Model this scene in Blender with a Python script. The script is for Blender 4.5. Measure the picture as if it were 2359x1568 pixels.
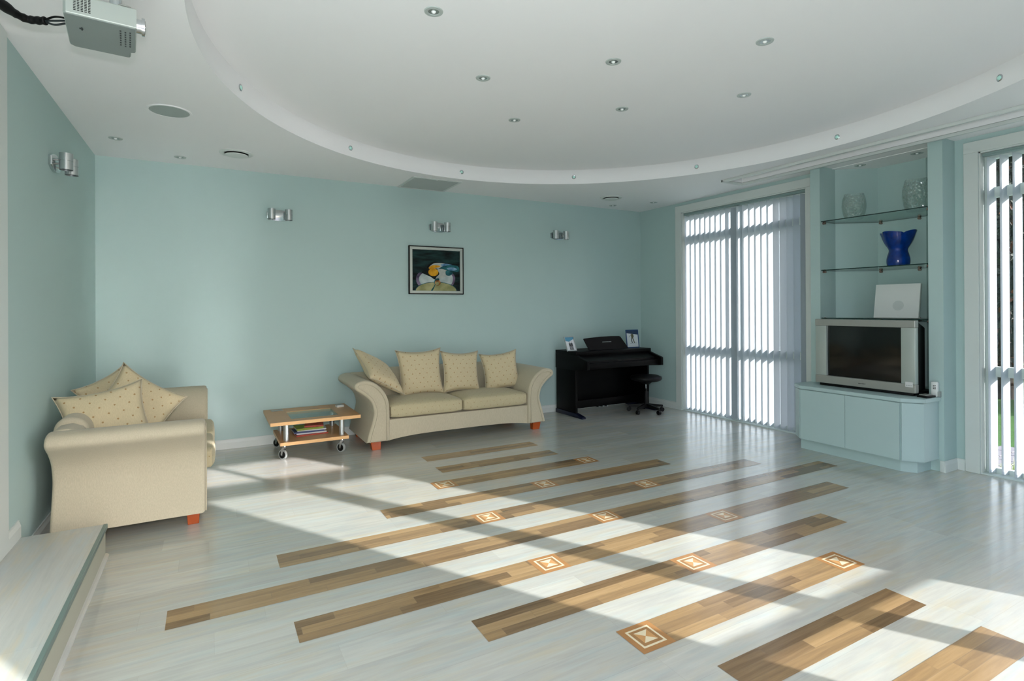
import bpy, bmesh, math, random
from mathutils import Vector, Matrix, Euler
from mathutils.geometry import tessellate_polygon

SC = bpy.context.scene
C = SC.collection
for o in list(bpy.data.objects):
    bpy.data.objects.remove(o)
R = math.radians

# ---------------------------------------------------------------- camera
FPX, YAW, PITCH, ROLL, CYPX = 1262.54, .5041, -.0017, -.0053, 706.26
cam_d = bpy.data.cameras.new('camera')
cam = bpy.data.objects.new('camera', cam_d)
C.objects.link(cam)
SC.camera = cam
f_ = Vector((math.sin(YAW) * math.cos(PITCH), math.cos(YAW) * math.cos(PITCH), -math.sin(PITCH)))
r_ = Vector((math.cos(YAW), -math.sin(YAW), 0))
u_ = r_.cross(f_)
r2 = r_ * math.cos(ROLL) + u_ * math.sin(ROLL)
u2 = -r_ * math.sin(ROLL) + u_ * math.cos(ROLL)
mw = Matrix((r2, u2, -f_)).transposed().to_4x4()
mw.translation = Vector((0, 0, 1.5))
cam.matrix_world = mw
cam_d.sensor_width = 36
cam_d.sensor_fit = 'HORIZONTAL'
cam_d.lens = FPX / 2359 * 36
cam_d.shift_y = -(784 - CYPX) / 2359
cam_d.clip_start = .02
cam_d.clip_end = 300

# ---------------------------------------------------------------- sky, sun, flash, exposure
SUN_AZ = Vector((-.527, .85, 0)).normalized()          # the way the light travels over the floor
SUN_EL = R(20.9)
w = bpy.data.worlds.new('sky')
SC.world = w
w.use_nodes = True
wn = w.node_tree.nodes
wn.clear()
wo = wn.new('ShaderNodeOutputWorld')
bg = wn.new('ShaderNodeBackground')
sky = wn.new('ShaderNodeTexSky')
sky.sky_type = 'NISHITA'
sky.sun_disc = False
sky.sun_elevation = R(32)
sky.sun_rotation = R(150)
sky.air_density = 1.0
sky.dust_density = 2.5
hsv = wn.new('ShaderNodeHueSaturation')
hsv.inputs['Saturation'].default_value = .85
w.node_tree.links.new(sky.outputs[0], hsv.inputs['Color'])
tint = wn.new('ShaderNodeMix')
tint.data_type = 'RGBA'
tint.blend_type = 'MULTIPLY'
tint.inputs[0].default_value = 1
tint.inputs[7].default_value = (1, .94, 1.06, 1)
w.node_tree.links.new(hsv.outputs[0], tint.inputs[6])
w.node_tree.links.new(tint.outputs[2], bg.inputs[0])
bg.inputs[1].default_value = .6
w.node_tree.links.new(bg.outputs[0], wo.inputs[0])

sun_d = bpy.data.lights.new('sun', 'SUN')
sun_d.energy = 14.5
sun_d.angle = R(.6)
sun_d.color = (1, .935, .955)
sun = bpy.data.objects.new('sun', sun_d)
C.objects.link(sun)
sd = Vector((SUN_AZ.x * math.cos(SUN_EL), SUN_AZ.y * math.cos(SUN_EL), -math.sin(SUN_EL)))
sun.rotation_euler = sd.to_track_quat('-Z', 'Y').to_euler()
sun.location = (8, -8, 8)

flash_d = bpy.data.lights.new('camera_flash', 'POINT')   # the flash whose shadow the projector throws on the ceiling
flash_d.energy = 165
flash_d.shadow_soft_size = .03
flash_d.color = (1, .925, .98)
flash = bpy.data.objects.new('camera_flash', flash_d)
flash.location = (-.03, -.02, 1.69)
C.objects.link(flash)

vs = SC.view_settings
vs.view_transform = 'Standard'
vs.look = 'None'
vs.gamma = 1
vs.use_curve_mapping = False
vs.exposure = -0.08
cy = SC.cycles
cy.max_bounces = 10
cy.diffuse_bounces = 6
cy.glossy_bounces = 4
cy.transmission_bounces = 6
cy.transparent_max_bounces = 16
cy.sample_clamp_indirect = 60
cy.blur_glossy = 0
cy.caustics_reflective = True
cy.use_denoising = True


# ---------------------------------------------------------------- helpers
def obj(name, bm, mats, parent=None, smooth=False, loc=None, rot=None):
    me = bpy.data.meshes.new(name)
    bm.to_mesh(me)
    bm.free()
    if not isinstance(mats, (list, tuple)):
        mats = [mats]
    for m in mats:
        me.materials.append(m)
    if smooth:
        for p in me.polygons:
            p.use_smooth = True
    o = bpy.data.objects.new(name, me)
    C.objects.link(o)
    if parent:
        o.parent = parent
    if loc:
        o.location = loc
    if rot:
        o.rotation_euler = rot
    return o


def auto(o, ang=40):
    """smooth shading with creases sharper than ang kept"""
    me = o.data
    b = bmesh.new()
    b.from_mesh(me)
    for f in b.faces:
        f.smooth = True
    for e in b.edges:
        if len(e.link_faces) == 2 and e.calc_face_angle(0) > R(ang):
            e.smooth = False
    b.to_mesh(me)
    b.free()
    return o


def thing(name, label, cat, loc=(0, 0, 0), rot=(0, 0, 0), group=None):
    o = bpy.data.objects.new(name, None)
    o.empty_display_size = .1
    C.objects.link(o)
    o.location = loc
    o.rotation_euler = rot
    return tag(o, label, cat, group)


def tag(o, label, cat=None, group=None, kind=None):
    if label:
        o['label'] = label
    if cat:
        o['category'] = cat
    if group:
        o['group'] = group
    if kind:
        o['kind'] = kind
    return o


def struct(o, label=None):
    o['kind'] = 'structure'
    if label:
        o['label'] = label
    return o


def dup(root, loc=None, rot=None, label=None):
    r = root.copy()
    C.objects.link(r)
    if loc is not None:
        r.location = loc
    if rot is not None:
        r.rotation_euler = rot
    if label:
        r['label'] = label
    for ch in list(root.children):
        c = ch.copy()
        C.objects.link(c)
        c.parent = r
        for g in list(ch.children):
            d = g.copy()
            C.objects.link(d)
            d.parent = c
    return r


def nb():
    return bmesh.new()


def box(bm, x0, x1, y0, y1, z0, z1, bev=0, mat=0, seg=2):
    vs_ = [bm.verts.new(p) for p in ((x0, y0, z0), (x1, y0, z0), (x1, y1, z0), (x0, y1, z0),
                                     (x0, y0, z1), (x1, y0, z1), (x1, y1, z1), (x0, y1, z1))]
    fs = []
    for q in ((0, 3, 2, 1), (4, 5, 6, 7), (0, 1, 5, 4), (1, 2, 6, 5), (2, 3, 7, 6), (3, 0, 4, 7)):
        f = bm.faces.new([vs_[i] for i in q])
        f.material_index = mat
        fs.append(f)
    if bev:
        es = list({e for f in fs for e in f.edges})
        bmesh.ops.bevel(bm, geom=es, offset=bev, segments=seg, profile=.5, affect='EDGES', material=-1)
    return bm


def BX(*a, **k):
    return box(nb(), *a, **k)


def cyl(bm, p0, p1, r0, r1=None, n=20, mat=0, cap=True):
    r1 = r0 if r1 is None else r1
    p0, p1 = Vector(p0), Vector(p1)
    d = (p1 - p0).normalized()
    a = d.orthogonal().normalized()
    b = d.cross(a)
    A = [bm.verts.new(p0 + (a * math.cos(t) + b * math.sin(t)) * r0) for t in [2 * math.pi * i / n for i in range(n)]]
    B = [bm.verts.new(p1 + (a * math.cos(t) + b * math.sin(t)) * r1) for t in [2 * math.pi * i / n for i in range(n)]]
    for i in range(n):
        f = bm.faces.new((A[i], A[(i + 1) % n], B[(i + 1) % n], B[i]))
        f.material_index = mat
    if cap:
        for q in (A[::-1], B):
            f = bm.faces.new(q)
            f.material_index = mat
    return bm


def lathe(bm, prof, n=32, c=(0, 0), mat=0, wob=None):
    """prof: list of (r, z); closed rings"""
    rings = []
    for k, (r, z) in enumerate(prof):
        ring = []
        for i in range(n):
            t = 2 * math.pi * i / n
            rr, zz = (r, z) if wob is None else wob(r, z, t, k)
            ring.append(bm.verts.new((c[0] + rr * math.cos(t), c[1] + rr * math.sin(t), zz)))
        rings.append(ring)
    for a, b in zip(rings, rings[1:]):
        for i in range(n):
            f = bm.faces.new((a[i], a[(i + 1) % n], b[(i + 1) % n], b[i]))
            f.material_index = mat
    if prof[0][0] > 1e-5:
        bm.faces.new(rings[0][::-1]).material_index = mat
    if prof[-1][0] > 1e-5:
        bm.faces.new(rings[-1]).material_index = mat
    return bm


def tube(bm, pts, r, n=8, mat=0, closed=False, cap=True):
    pts = [Vector(p) for p in pts]
    rings = []
    N = len(pts)
    up = None
    for i, p in enumerate(pts):
        if closed:
            d = pts[(i + 1) % N] - pts[i - 1]
        else:
            d = pts[min(i + 1, N - 1)] - pts[max(i - 1, 0)]
        d.normalize()
        if up is None:
            up = d.orthogonal().normalized()
        up = (up - d * up.dot(d)).normalized()
        b = d.cross(up)
        rr = r[i] if isinstance(r, (list, tuple)) else r
        rings.append([bm.verts.new(p + (up * math.cos(t) + b * math.sin(t)) * rr)
                      for t in [2 * math.pi * k / n for k in range(n)]])
    prs = list(zip(rings, rings[1:])) + ([(rings[-1], rings[0])] if closed else [])
    for a, b in prs:
        for i in range(n):
            f = bm.faces.new((a[i], a[(i + 1) % n], b[(i + 1) % n], b[i]))
            f.material_index = mat
            f.smooth = True
    if cap and not closed:
        bm.faces.new(rings[0][::-1]).material_index = mat
        bm.faces.new(rings[-1]).material_index = mat
    return bm


def crom(pts, k=6, closed=False):
    """Catmull-Rom through 2-D or 3-D points"""
    out = []
    P_ = [Vector(p) for p in pts]
    n = len(P_)
    rng = range(n) if closed else range(n - 1)
    for i in rng:
        if closed:
            p0, p1, p2, p3 = P_[(i - 1) % n], P_[i], P_[(i + 1) % n], P_[(i + 2) % n]
        else:
            p0, p1, p2, p3 = P_[max(i - 1, 0)], P_[i], P_[i + 1], P_[min(i + 2, n - 1)]
        for j in range(k):
            t = j / k
            out.append(.5 * ((2 * p1) + (p2 - p0) * t + (2 * p0 - 5 * p1 + 4 * p2 - p3) * t * t + (-p0 + 3 * p1 - 3 * p2 + p3) * t ** 3))
    if not closed:
        out.append(P_[-1])
    return out


def prism(bm, poly, axis, a0, a1, mat=0, bev=0, seg=3):
    """extrude a 2-D polygon along axis ('x','y','z') from a0 to a1"""
    def P3(p, a):
        return {'x': (a, p[0], p[1]), 'y': (p[0], a, p[1]), 'z': (p[0], p[1], a)}[axis]
    A = [bm.verts.new(P3(p, a0)) for p in poly]
    B = [bm.verts.new(P3(p, a1)) for p in poly]
    n = len(poly)
    fs = [bm.faces.new(A[::-1]), bm.faces.new(B)]
    for i in range(n):
        fs.append(bm.faces.new((A[i], A[(i + 1) % n], B[(i + 1) % n], B[i])))
    for f in fs:
        f.material_index = mat
    bmesh.ops.recalc_face_normals(bm, faces=fs)
    if bev:
        es = [e for e in fs[0].edges] + [e for e in fs[1].edges]
        bmesh.ops.bevel(bm, geom=list(set(es)), offset=bev, segments=seg, profile=.5, affect='EDGES', material=-1)
    return bm


def plate(bm, outer, holes, z, mat=0, flip=False):
    """flat polygon with holes at height z, in xy"""
    loops = [[Vector((p[0], p[1], 0)) for p in outer]] + [[Vector((p[0], p[1], 0)) for p in h] for h in holes]
    flat = [p for l in loops for p in l]
    vv = [bm.verts.new((p.x, p.y, z)) for p in flat]
    for t in tessellate_polygon(loops):
        try:
            f = bm.faces.new([vv[i] for i in (t[::-1] if flip else t)])
            f.material_index = mat
        except ValueError:
            pass
    return bm


# ---------------------------------------------------------------- materials
def rgb(h):
    """'rrggbb' sRGB to linear"""
    v = [int(h[i:i + 2], 16) / 255 for i in (0, 2, 4)]
    return tuple((c / 12.92 if c <= .04045 else ((c + .055) / 1.055) ** 2.4) for c in v) + (1,)


def new_mat(name):
    m = bpy.data.materials.new(name)
    m.use_nodes = True
    nt = m.node_tree
    return m, nt, nt.nodes['Principled BSDF']


def N(nt, typ, **kw):
    n = nt.nodes.new(typ)
    for k, v in kw.items():
        setattr(n, k, v)
    return n


def mth(nt, op, a, b=None, c=None):
    n = nt.nodes.new('ShaderNodeMath')
    n.operation = op
    for i, v in enumerate((a, b, c)):
        if v is None:
            continue
        if isinstance(v, (int, float)):
            n.inputs[i].default_value = v
        else:
            nt.links.new(v, n.inputs[i])
    return n.outputs[0]


def mix(nt, fac, a, b, mode='MIX'):
    n = nt.nodes.new('ShaderNodeMix')
    n.data_type = 'RGBA'
    n.blend_type = mode
    for i, v in ((0, fac), (6, a), (7, b)):
        if isinstance(v, (int, float)):
            n.inputs[i].default_value = v
        elif isinstance(v, tuple):
            n.inputs[i].default_value = v
        else:
            nt.links.new(v, n.inputs[i])
    return n.outputs[2]


def mat(name, col, rough=.5, metal=0, spec=.5, var=.04, vscale=6, bump=0, bscale=200, trans=0, coat=0, sheen=0):
    m, nt, b = new_mat(name)
    col = rgb(col) if isinstance(col, str) else col
    b.inputs['Roughness'].default_value = rough
    b.inputs['Metallic'].default_value = metal
    b.inputs['Specular IOR Level'].default_value = spec
    b.inputs['Transmission Weight'].default_value = trans
    b.inputs['Coat Weight'].default_value = coat
    b.inputs['Sheen Weight'].default_value = sheen
    tc = N(nt, 'ShaderNodeTexCoord')
    nz = N(nt, 'ShaderNodeTexNoise')
    nz.inputs['Scale'].default_value = vscale
    nz.inputs['Detail'].default_value = 3
    nt.links.new(tc.outputs['Object'], nz.inputs['Vector'])
    lo = tuple(c * (1 - var) for c in col[:3]) + (1,)
    hi = tuple(min(1, c * (1 + var)) for c in col[:3]) + (1,)
    nt.links.new(mix(nt, nz.outputs['Fac'], lo, hi), b.inputs['Base Color'])
    if bump:
        n2 = N(nt, 'ShaderNodeTexNoise')
        n2.inputs['Scale'].default_value = bscale
        nt.links.new(tc.outputs['Object'], n2.inputs['Vector'])
        bp = N(nt, 'ShaderNodeBump')
        bp.inputs['Strength'].default_value = bump
        bp.inputs['Distance'].default_value = .002
        nt.links.new(n2.outputs['Fac'], bp.inputs['Height'])
        nt.links.new(bp.outputs[0], b.inputs['Normal'])
    return m


def fabric(name, base, dots=None, dsc=.085, drad=.085):
    """woven cloth, fine vertical slub, optional diagonal rows of small motifs laid out in UV metres"""
    m, nt, b = new_mat(name)
    b.inputs['Roughness'].default_value = .9
    b.inputs['Specular IOR Level'].default_value = .15
    b.inputs['Sheen Weight'].default_value = .12
    tc = N(nt, 'ShaderNodeTexCoord')
    mp = N(nt, 'ShaderNodeMapping')
    mp.inputs['Scale'].default_value = (260, 260, 40)
    nt.links.new(tc.outputs['Object'], mp.inputs[0])
    nz = N(nt, 'ShaderNodeTexNoise')
    nz.inputs['Scale'].default_value = 1
    nz.inputs['Detail'].default_value = 4
    nt.links.new(mp.outputs[0], nz.inputs['Vector'])
    big = N(nt, 'ShaderNodeTexNoise')
    big.inputs['Scale'].default_value = 5
    nt.links.new(tc.outputs['Object'], big.inputs['Vector'])
    c = rgb(base)
    lo = tuple(v * .78 for v in c[:3]) + (1,)
    hi = tuple(min(1, v * 1.16) for v in c[:3]) + (1,)
    col = mix(nt, nz.outputs['Fac'], lo, hi)
    col = mix(nt, mth(nt, 'MULTIPLY', big.outputs['Fac'], .2), col, tuple(v * .8 for v in c[:3]) + (1,))
    if dots:
        uv = N(nt, 'ShaderNodeUVMap')
        sp = N(nt, 'ShaderNodeSeparateXYZ')
        nt.links.new(uv.outputs[0], sp.inputs[0])
        u = mth(nt, 'DIVIDE', sp.outputs[0], dsc)
        v = mth(nt, 'DIVIDE', sp.outputs[1], dsc * .6)
        row = mth(nt, 'FLOOR', v)
        odd = mth(nt, 'MULTIPLY', mth(nt, 'MODULO', mth(nt, 'ABSOLUTE', row), 2), .5)
        fu = mth(nt, 'SUBTRACT', mth(nt, 'FRACT', mth(nt, 'ADD', u, odd)), .5)
        fv = mth(nt, 'MULTIPLY', mth(nt, 'SUBTRACT', mth(nt, 'FRACT', v), .5), .6)
        # a little four-leaf star: |x*y| small and near the centre
        dist = mth(nt, 'SQRT', mth(nt, 'ADD', mth(nt, 'POWER', fu, 2), mth(nt, 'POWER', fv, 2)))
        n3 = N(nt, 'ShaderNodeTexNoise')
        n3.inputs['Scale'].default_value = 160
        nt.links.new(uv.outputs[0], n3.inputs['Vector'])
        rad = mth(nt, 'ADD', drad * .6, mth(nt, 'MULTIPLY', n3.outputs['Fac'], drad * .8))
        mask = mth(nt, 'LESS_THAN', dist, rad)
        col = mix(nt, mth(nt, 'MULTIPLY', mask, .75), col, rgb(dots))
    nt.links.new(col, b.inputs['Base Color'])
    bp = N(nt, 'ShaderNodeBump')
    bp.inputs['Strength'].default_value = .35
    bp.inputs['Distance'].default_value = .0015
    nt.links.new(nz.outputs['Fac'], bp.inputs['Height'])
    nt.links.new(bp.outputs[0], b.inputs['Normal'])
    return m


def planks(name, ramp, rows, stave, rough, streak=.5, tint=None, gap=.25, spec=.5, coat=0):
    """laminate: UV in metres, U along the boards, V across; rows = stave rows per .19 m"""
    m, nt, b = new_mat(name)
    uv = N(nt, 'ShaderNodeUVMap')
    sp = N(nt, 'ShaderNodeSeparateXYZ')
    nt.links.new(uv.outputs[0], sp.inputs[0])
    v = mth(nt, 'MULTIPLY', sp.outputs[1], rows / .19)
    row = mth(nt, 'FLOOR', v)
    wn1 = N(nt, 'ShaderNodeTexWhiteNoise', noise_dimensions='1D')
    nt.links.new(row, wn1.inputs['W'])
    u = mth(nt, 'ADD', mth(nt, 'DIVIDE', sp.outputs[0], stave), mth(nt, 'MULTIPLY', wn1.outputs['Value'], 7.3))
    col_i = mth(nt, 'FLOOR', u)
    cb = N(nt, 'ShaderNodeCombineXYZ')
    nt.links.new(row, cb.inputs[0])
    nt.links.new(col_i, cb.inputs[1])
    wn2 = N(nt, 'ShaderNodeTexWhiteNoise', noise_dimensions='3D')
    nt.links.new(cb.outputs[0], wn2.inputs['Vector'])
    # grain stretched along U, offset per stave
    cb2 = N(nt, 'ShaderNodeCombineXYZ')
    nt.links.new(mth(nt, 'MULTIPLY', sp.outputs[0], 2.2), cb2.inputs[0])
    nt.links.new(mth(nt, 'MULTIPLY', sp.outputs[1], 38), cb2.inputs[1])
    nt.links.new(mth(nt, 'MULTIPLY', wn2.outputs['Value'], 30), cb2.inputs[2])
    g = N(nt, 'ShaderNodeTexNoise')
    g.inputs['Scale'].default_value = 1
    g.inputs['Detail'].default_value = 6
    g.inputs['Roughness'].default_value = .6
    g.inputs['Distortion'].default_value = .6
    nt.links.new(cb2.outputs[0], g.inputs['Vector'])
    f = mth(nt, 'ADD', mth(nt, 'MULTIPLY', wn2.outputs['Value'], 1 - streak), mth(nt, 'MULTIPLY', g.outputs['Fac'], streak))
    cr = N(nt, 'ShaderNodeValToRGB')
    el = cr.color_ramp.elements
    el[0].position, el[0].color = ramp[0][0], rgb(ramp[0][1])
    el[1].position, el[1].color = ramp[-1][0], rgb(ramp[-1][1])
    for p, c in ramp[1:-1]:
        e = el.new(p)
        e.color = rgb(c)
    nt.links.new(f, cr.inputs[0])
    col = cr.outputs[0]
    if tint:
        # soft broad washes of pastel colour, long across the boards' direction
        for k, (tc_, amt) in enumerate(tint):
            cb3 = N(nt, 'ShaderNodeCombineXYZ')
            nt.links.new(mth(nt, 'MULTIPLY', sp.outputs[0], 2.4), cb3.inputs[0])
            nt.links.new(mth(nt, 'MULTIPLY', sp.outputs[1], 15), cb3.inputs[1])
            cb3.inputs[2].default_value = 13 * k + 3
            t = N(nt, 'ShaderNodeTexNoise')
            t.inputs['Scale'].default_value = 1.4
            t.inputs['Detail'].default_value = 5
            nt.links.new(cb3.outputs[0], t.inputs['Vector'])
            ff = mth(nt, 'MULTIPLY', mth(nt, 'MAXIMUM', mth(nt, 'MULTIPLY', mth(nt, 'SUBTRACT', t.outputs['Fac'], .5), 5), 0), amt)
            ff = mth(nt, 'MINIMUM', ff, 1)
            col = mix(nt, ff, col, rgb(tc_))
    # fine joints
    fr = mth(nt, 'FRACT', v)
    fu = mth(nt, 'FRACT', u)
    j = mth(nt, 'MAXIMUM', mth(nt, 'LESS_THAN', fr, .012 * rows), mth(nt, 'LESS_THAN', fu, .0022 / stave))
    col = mix(nt, mth(nt, 'MULTIPLY', j, gap), col, (.12, .1, .08, 1))
    nt.links.new(col, b.inputs['Base Color'])
    rr = mth(nt, 'ADD', rough, mth(nt, 'MULTIPLY', g.outputs['Fac'], .06))
    nt.links.new(rr, b.inputs['Roughness'])
    b.inputs['Specular IOR Level'].default_value = spec
    b.inputs['Coat Weight'].default_value = coat
    b.inputs['Coat Roughness'].default_value = .24
    bp = N(nt, 'ShaderNodeBump')
    bp.inputs['Strength'].default_value = .05
    bp.inputs['Distance'].default_value = .001
    nt.links.new(g.outputs['Fac'], bp.inputs['Height'])
    nt.links.new(bp.outputs[0], b.inputs['Normal'])
    return m


def thin_glass(name, tint, gloss=.02):
    """pane: lets light straight through, tinted, mirrors by Fresnel"""
    m, nt, b = new_mat(name)
    nt.nodes.remove(b)
    out = nt.nodes['Material Output']
    tr = N(nt, 'ShaderNodeBsdfTransparent')
    tr.inputs[0].default_value = tint
    gl = N(nt, 'ShaderNodeBsdfGlossy')
    gl.inputs['Roughness'].default_value = gloss
    fr = N(nt, 'ShaderNodeFresnel')
    ge = N(nt, 'ShaderNodeNewGeometry')
    # same Fresnel from both faces of the pane (no total reflection at the back face)
    nt.links.new(mth(nt, 'SUBTRACT', 1.5, mth(nt, 'MULTIPLY', ge.outputs['Backfacing'], 1.5 - 1 / 1.5)), fr.inputs[0])
    ms = N(nt, 'ShaderNodeMixShader')
    nt.links.new(fr.outputs[0], ms.inputs[0])
    nt.links.new(tr.outputs[0], ms.inputs[1])
    nt.links.new(gl.outputs[0], ms.inputs[2])
    nt.links.new(ms.outputs[0], out.inputs[0])
    return m


M = {}
M['wall'] = mat('teal_grey_wall_paint', 'aac1be', .62, var=.02, vscale=1.5, bump=.12, bscale=90, spec=.35)
M['ceil'] = mat('ceiling_paint', 'ebecec', .8, var=.012, vscale=1, spec=.2)
M['trim'] = mat('white_satin_trim', 'cad1cd', .4, var=.02)
M['joinery'] = mat('pale_blue_lacquer', 'a8bebd', .42, var=.015)
M['frame'] = mat('window_frame_grey_white', 'c2cecb', .4)
M['floor'] = planks('whitewashed_laminate', [(.2, 'a5a59d'), (.5, 'b3b3aa'), (.8, 'bebeb5')], 1, 1.28, .15, .7,
                    tint=[('9db3b6', .32), ('b9ac8c', .4), ('a0a3a0', .45)], gap=.12, spec=1.0, coat=.35)
M['step'] = planks('whitewashed_step', [(.2, '9fa29b'), (.5, 'b0b1aa'), (.8, 'bdbdb4')], 1, 1.28, .3, .7,
                   tint=[('a3b4b8', .5), ('bdae8c', .5), ('a0a5a2', .6)], gap=.1)
M['oak'] = planks('three_strip_oak', [(.2, '5d4930'), (.45, '80684a'), (.62, '957a55'), (.85, 'a98d66')], 3, .55, .15, .6, gap=.3, spec=.7, coat=.12)
M['inlay'] = mat('inlay_cherry', 'a07549', .22, var=.12, vscale=30)
M['inlay_dark'] = mat('inlay_dark', '9a744b', .22, var=.15, vscale=40)
M['inlay_pale'] = mat('inlay_maple', 'd8cbab', .22, var=.05, vscale=30)
M['inlay_gold'] = mat('inlay_gold', 'bd8f5c', .22, var=.08, vscale=30)
M['nosing'] = mat('step_nosing_green', '6d7f79', .4, metal=.2)
M['sofa'] = fabric('sofa_cream_weave', 'b8af98')
M['sofa_dots'] = fabric('seat_cream_motif', 'b8ad8c', '8a7045', .085, .05)
M['pillow'] = fabric('pillow_cream_motif', 'c8ba98', '8f6a38', .088, .07)
M['leg'] = mat('orange_varnished_wood', 'a0440a', .25, var=.2, vscale=14, coat=.4)
M['beech'] = mat('beech_laminate', 'b98a58', .35, var=.1, vscale=9)
M['beech_edge'] = mat('beech_edge', 'd9ab72', .4, var=.06, vscale=20)
M['alu'] = mat('satin_aluminium', 'bcc3c4', .32, metal=.9, var=.02)
M['chrome'] = mat('chrome', 'c8ccce', .12, metal=1, var=.01)
M['black'] = mat('black_plastic', '050606', .5, var=.1, spec=.25)
M['tyre'] = mat('grey_rubber', '9aa09d', .6)
M['piano'] = mat('black_ash_veneer', '030303', .5, var=.3, vscale=20, spec=.12)
M['piano_lid'] = mat('black_lid', '070808', .45, var=.2, spec=.25)
M['blue_black'] = mat('blue_black_lacquer', '070d24', .35, spec=.3)
M['white'] = mat('white_plastic', 'd8dcd9', .35, var=.01)
M['grey'] = mat('grey_plastic', '8d9694', .4, var=.02)
M['dark'] = mat('dark_grey', '22282a', .4)
M['silver'] = mat('silver_plastic', '9a9c96', .38, metal=.35, var=.02)
M['silver_l'] = mat('light_silver_plastic', 'a9b2ac', .38, metal=.3, var=.02)
M['screen'] = mat('dark_tv_glass', '0b0e0d', .12, var=.05, spec=.45)
M['slat'] = mat('blind_fabric', 'afbac0', .75, var=.03, bump=.1, spec=.2)
M['blueglass'] = mat('cobalt_glass', '012c74', .14, var=.8, vscale=20, bump=1, bscale=20, spec=.4)
M['pane'] = thin_glass('window_pane', (.93, .96, .95, 1))
M['shelfglass'] = thin_glass('shelf_glass', (.84, .94, .91, 1), .05)
M['shelfedge'] = mat('glass_edge_green', '0b2a26', .15, var=.05)
M['tableglass'] = thin_glass('table_glass', (.74, .85, .83, 1), .05)
M['grille'] = mat('vent_grille_grey', 'a3aeaa', .6)
M['vent'] = mat('vent_white', 'cfd5d1', .5)
M['bulb'] = mat('lamp_glass', 'f2f6f4', .08, spec=1, coat=1)
M['reflector'] = mat('downlight_reflector', '99a39f', .25, metal=.6)
M['dlring'] = mat('downlight_ring', 'aeb8b4', .45)
M['bronze'] = mat('pinkish_bracket_metal', '9c8379', .25, metal=.8)
M['navy'] = mat('blue_photo_frame', '1c4270', .35)
M['snow'] = mat('snow_print', 'c8ced0', .4, var=.08)
M['skyprint'] = mat('sky_print', '2d7f9c', .4, var=.3, vscale=40)
M['nightprint'] = mat('dark_sky_print', '1d3350', .4)
M['olive'] = mat('olive_print', '4c4a24', .4)
M['ink'] = mat('ink_dark', '10181c', .5)
M['page'] = mat('paper', 'c9cac8', .6)
M['mag_g'] = mat('magazine_green', '7f8f1c', .35, var=.5, vscale=45)
M['mag_r'] = mat('magazine_red', 'a8321c', .35, var=.4, vscale=40)
M['mag_b'] = mat('magazine_blue', '3a4a78', .35, var=.2)
M['bark'] = mat('bark', '2c231c', .9, var=.3)
M['leaf'] = mat('dark_leaf', '1b2a12', .6, var=.4)
M['leaf_o'] = mat('autumn_leaf', '6b3c12', .6, var=.4)
M['grass'] = mat('lawn_grass', '2f5a0c', .8, var=.5, vscale=18, bump=.8, bscale=120)
M['gravel'] = mat('grey_paver', '7b797c', .8, var=.15, vscale=9)
M['render'] = mat('outside_render', 'c9c4b8', .8)
M['track'] = mat('blind_track_grey', '869c99', .4)


def crackle():
    m, nt, b = new_mat('crackled_clear_glass')
    out = nt.nodes['Material Output']
    b.inputs['Base Color'].default_value = (.66, .71, .69, 1)
    b.inputs['Roughness'].default_value = .15
    tc = N(nt, 'ShaderNodeTexCoord')
    vo = N(nt, 'ShaderNodeTexVoronoi')
    vo.feature = 'DISTANCE_TO_EDGE'
    vo.inputs['Scale'].default_value = 30
    nt.links.new(tc.outputs['Object'], vo.inputs['Vector'])
    bp = N(nt, 'ShaderNodeBump')
    bp.inputs['Strength'].default_value = 1
    bp.inputs['Distance'].default_value = .02
    nt.links.new(vo.outputs[0], bp.inputs['Height'])
    nt.links.new(bp.outputs[0], b.inputs['Normal'])
    tr = N(nt, 'ShaderNodeBsdfTransparent')
    tr.inputs[0].default_value = (.93, .96, .95, 1)
    gl = N(nt, 'ShaderNodeBsdfGlossy')
    gl.inputs['Roughness'].default_value = .06
    nt.links.new(bp.outputs[0], gl.inputs['Normal'])
    lw = N(nt, 'ShaderNodeLayerWeight')
    lw.inputs[0].default_value = .35
    nt.links.new(bp.outputs[0], lw.inputs['Normal'])
    m1 = N(nt, 'ShaderNodeMixShader')
    nt.links.new(mth(nt, 'MULTIPLY', lw.outputs['Facing'], .38), m1.inputs[0])
    nt.links.new(tr.outputs[0], m1.inputs[1])
    nt.links.new(b.outputs[0], m1.inputs[2])
    m2 = N(nt, 'ShaderNodeMixShader')
    m2.inputs[0].default_value = .10
    nt.links.new(m1.outputs[0], m2.inputs[1])
    nt.links.new(gl.outputs[0], m2.inputs[2])
    nt.links.new(m2.outputs[0], out.inputs[0])
    return m


M['crackle'] = crackle()

# ================================================================ room
XL, XR, YB, YF, ZC, ZU = -.975, 6.005, 6.643, -.45, 3.0095, 3.18
TH = .15                                   # window wall thickness
ECX, ECY, ERX, ERY = 2.543, 3.077, 2.646, 2.832


def uv_xy(bm, fn):
    l = bm.loops.layers.uv.verify()
    for f in bm.faces:
        for lp in f.loops:
            lp[l].uv = fn(lp.vert.co, f)


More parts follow.
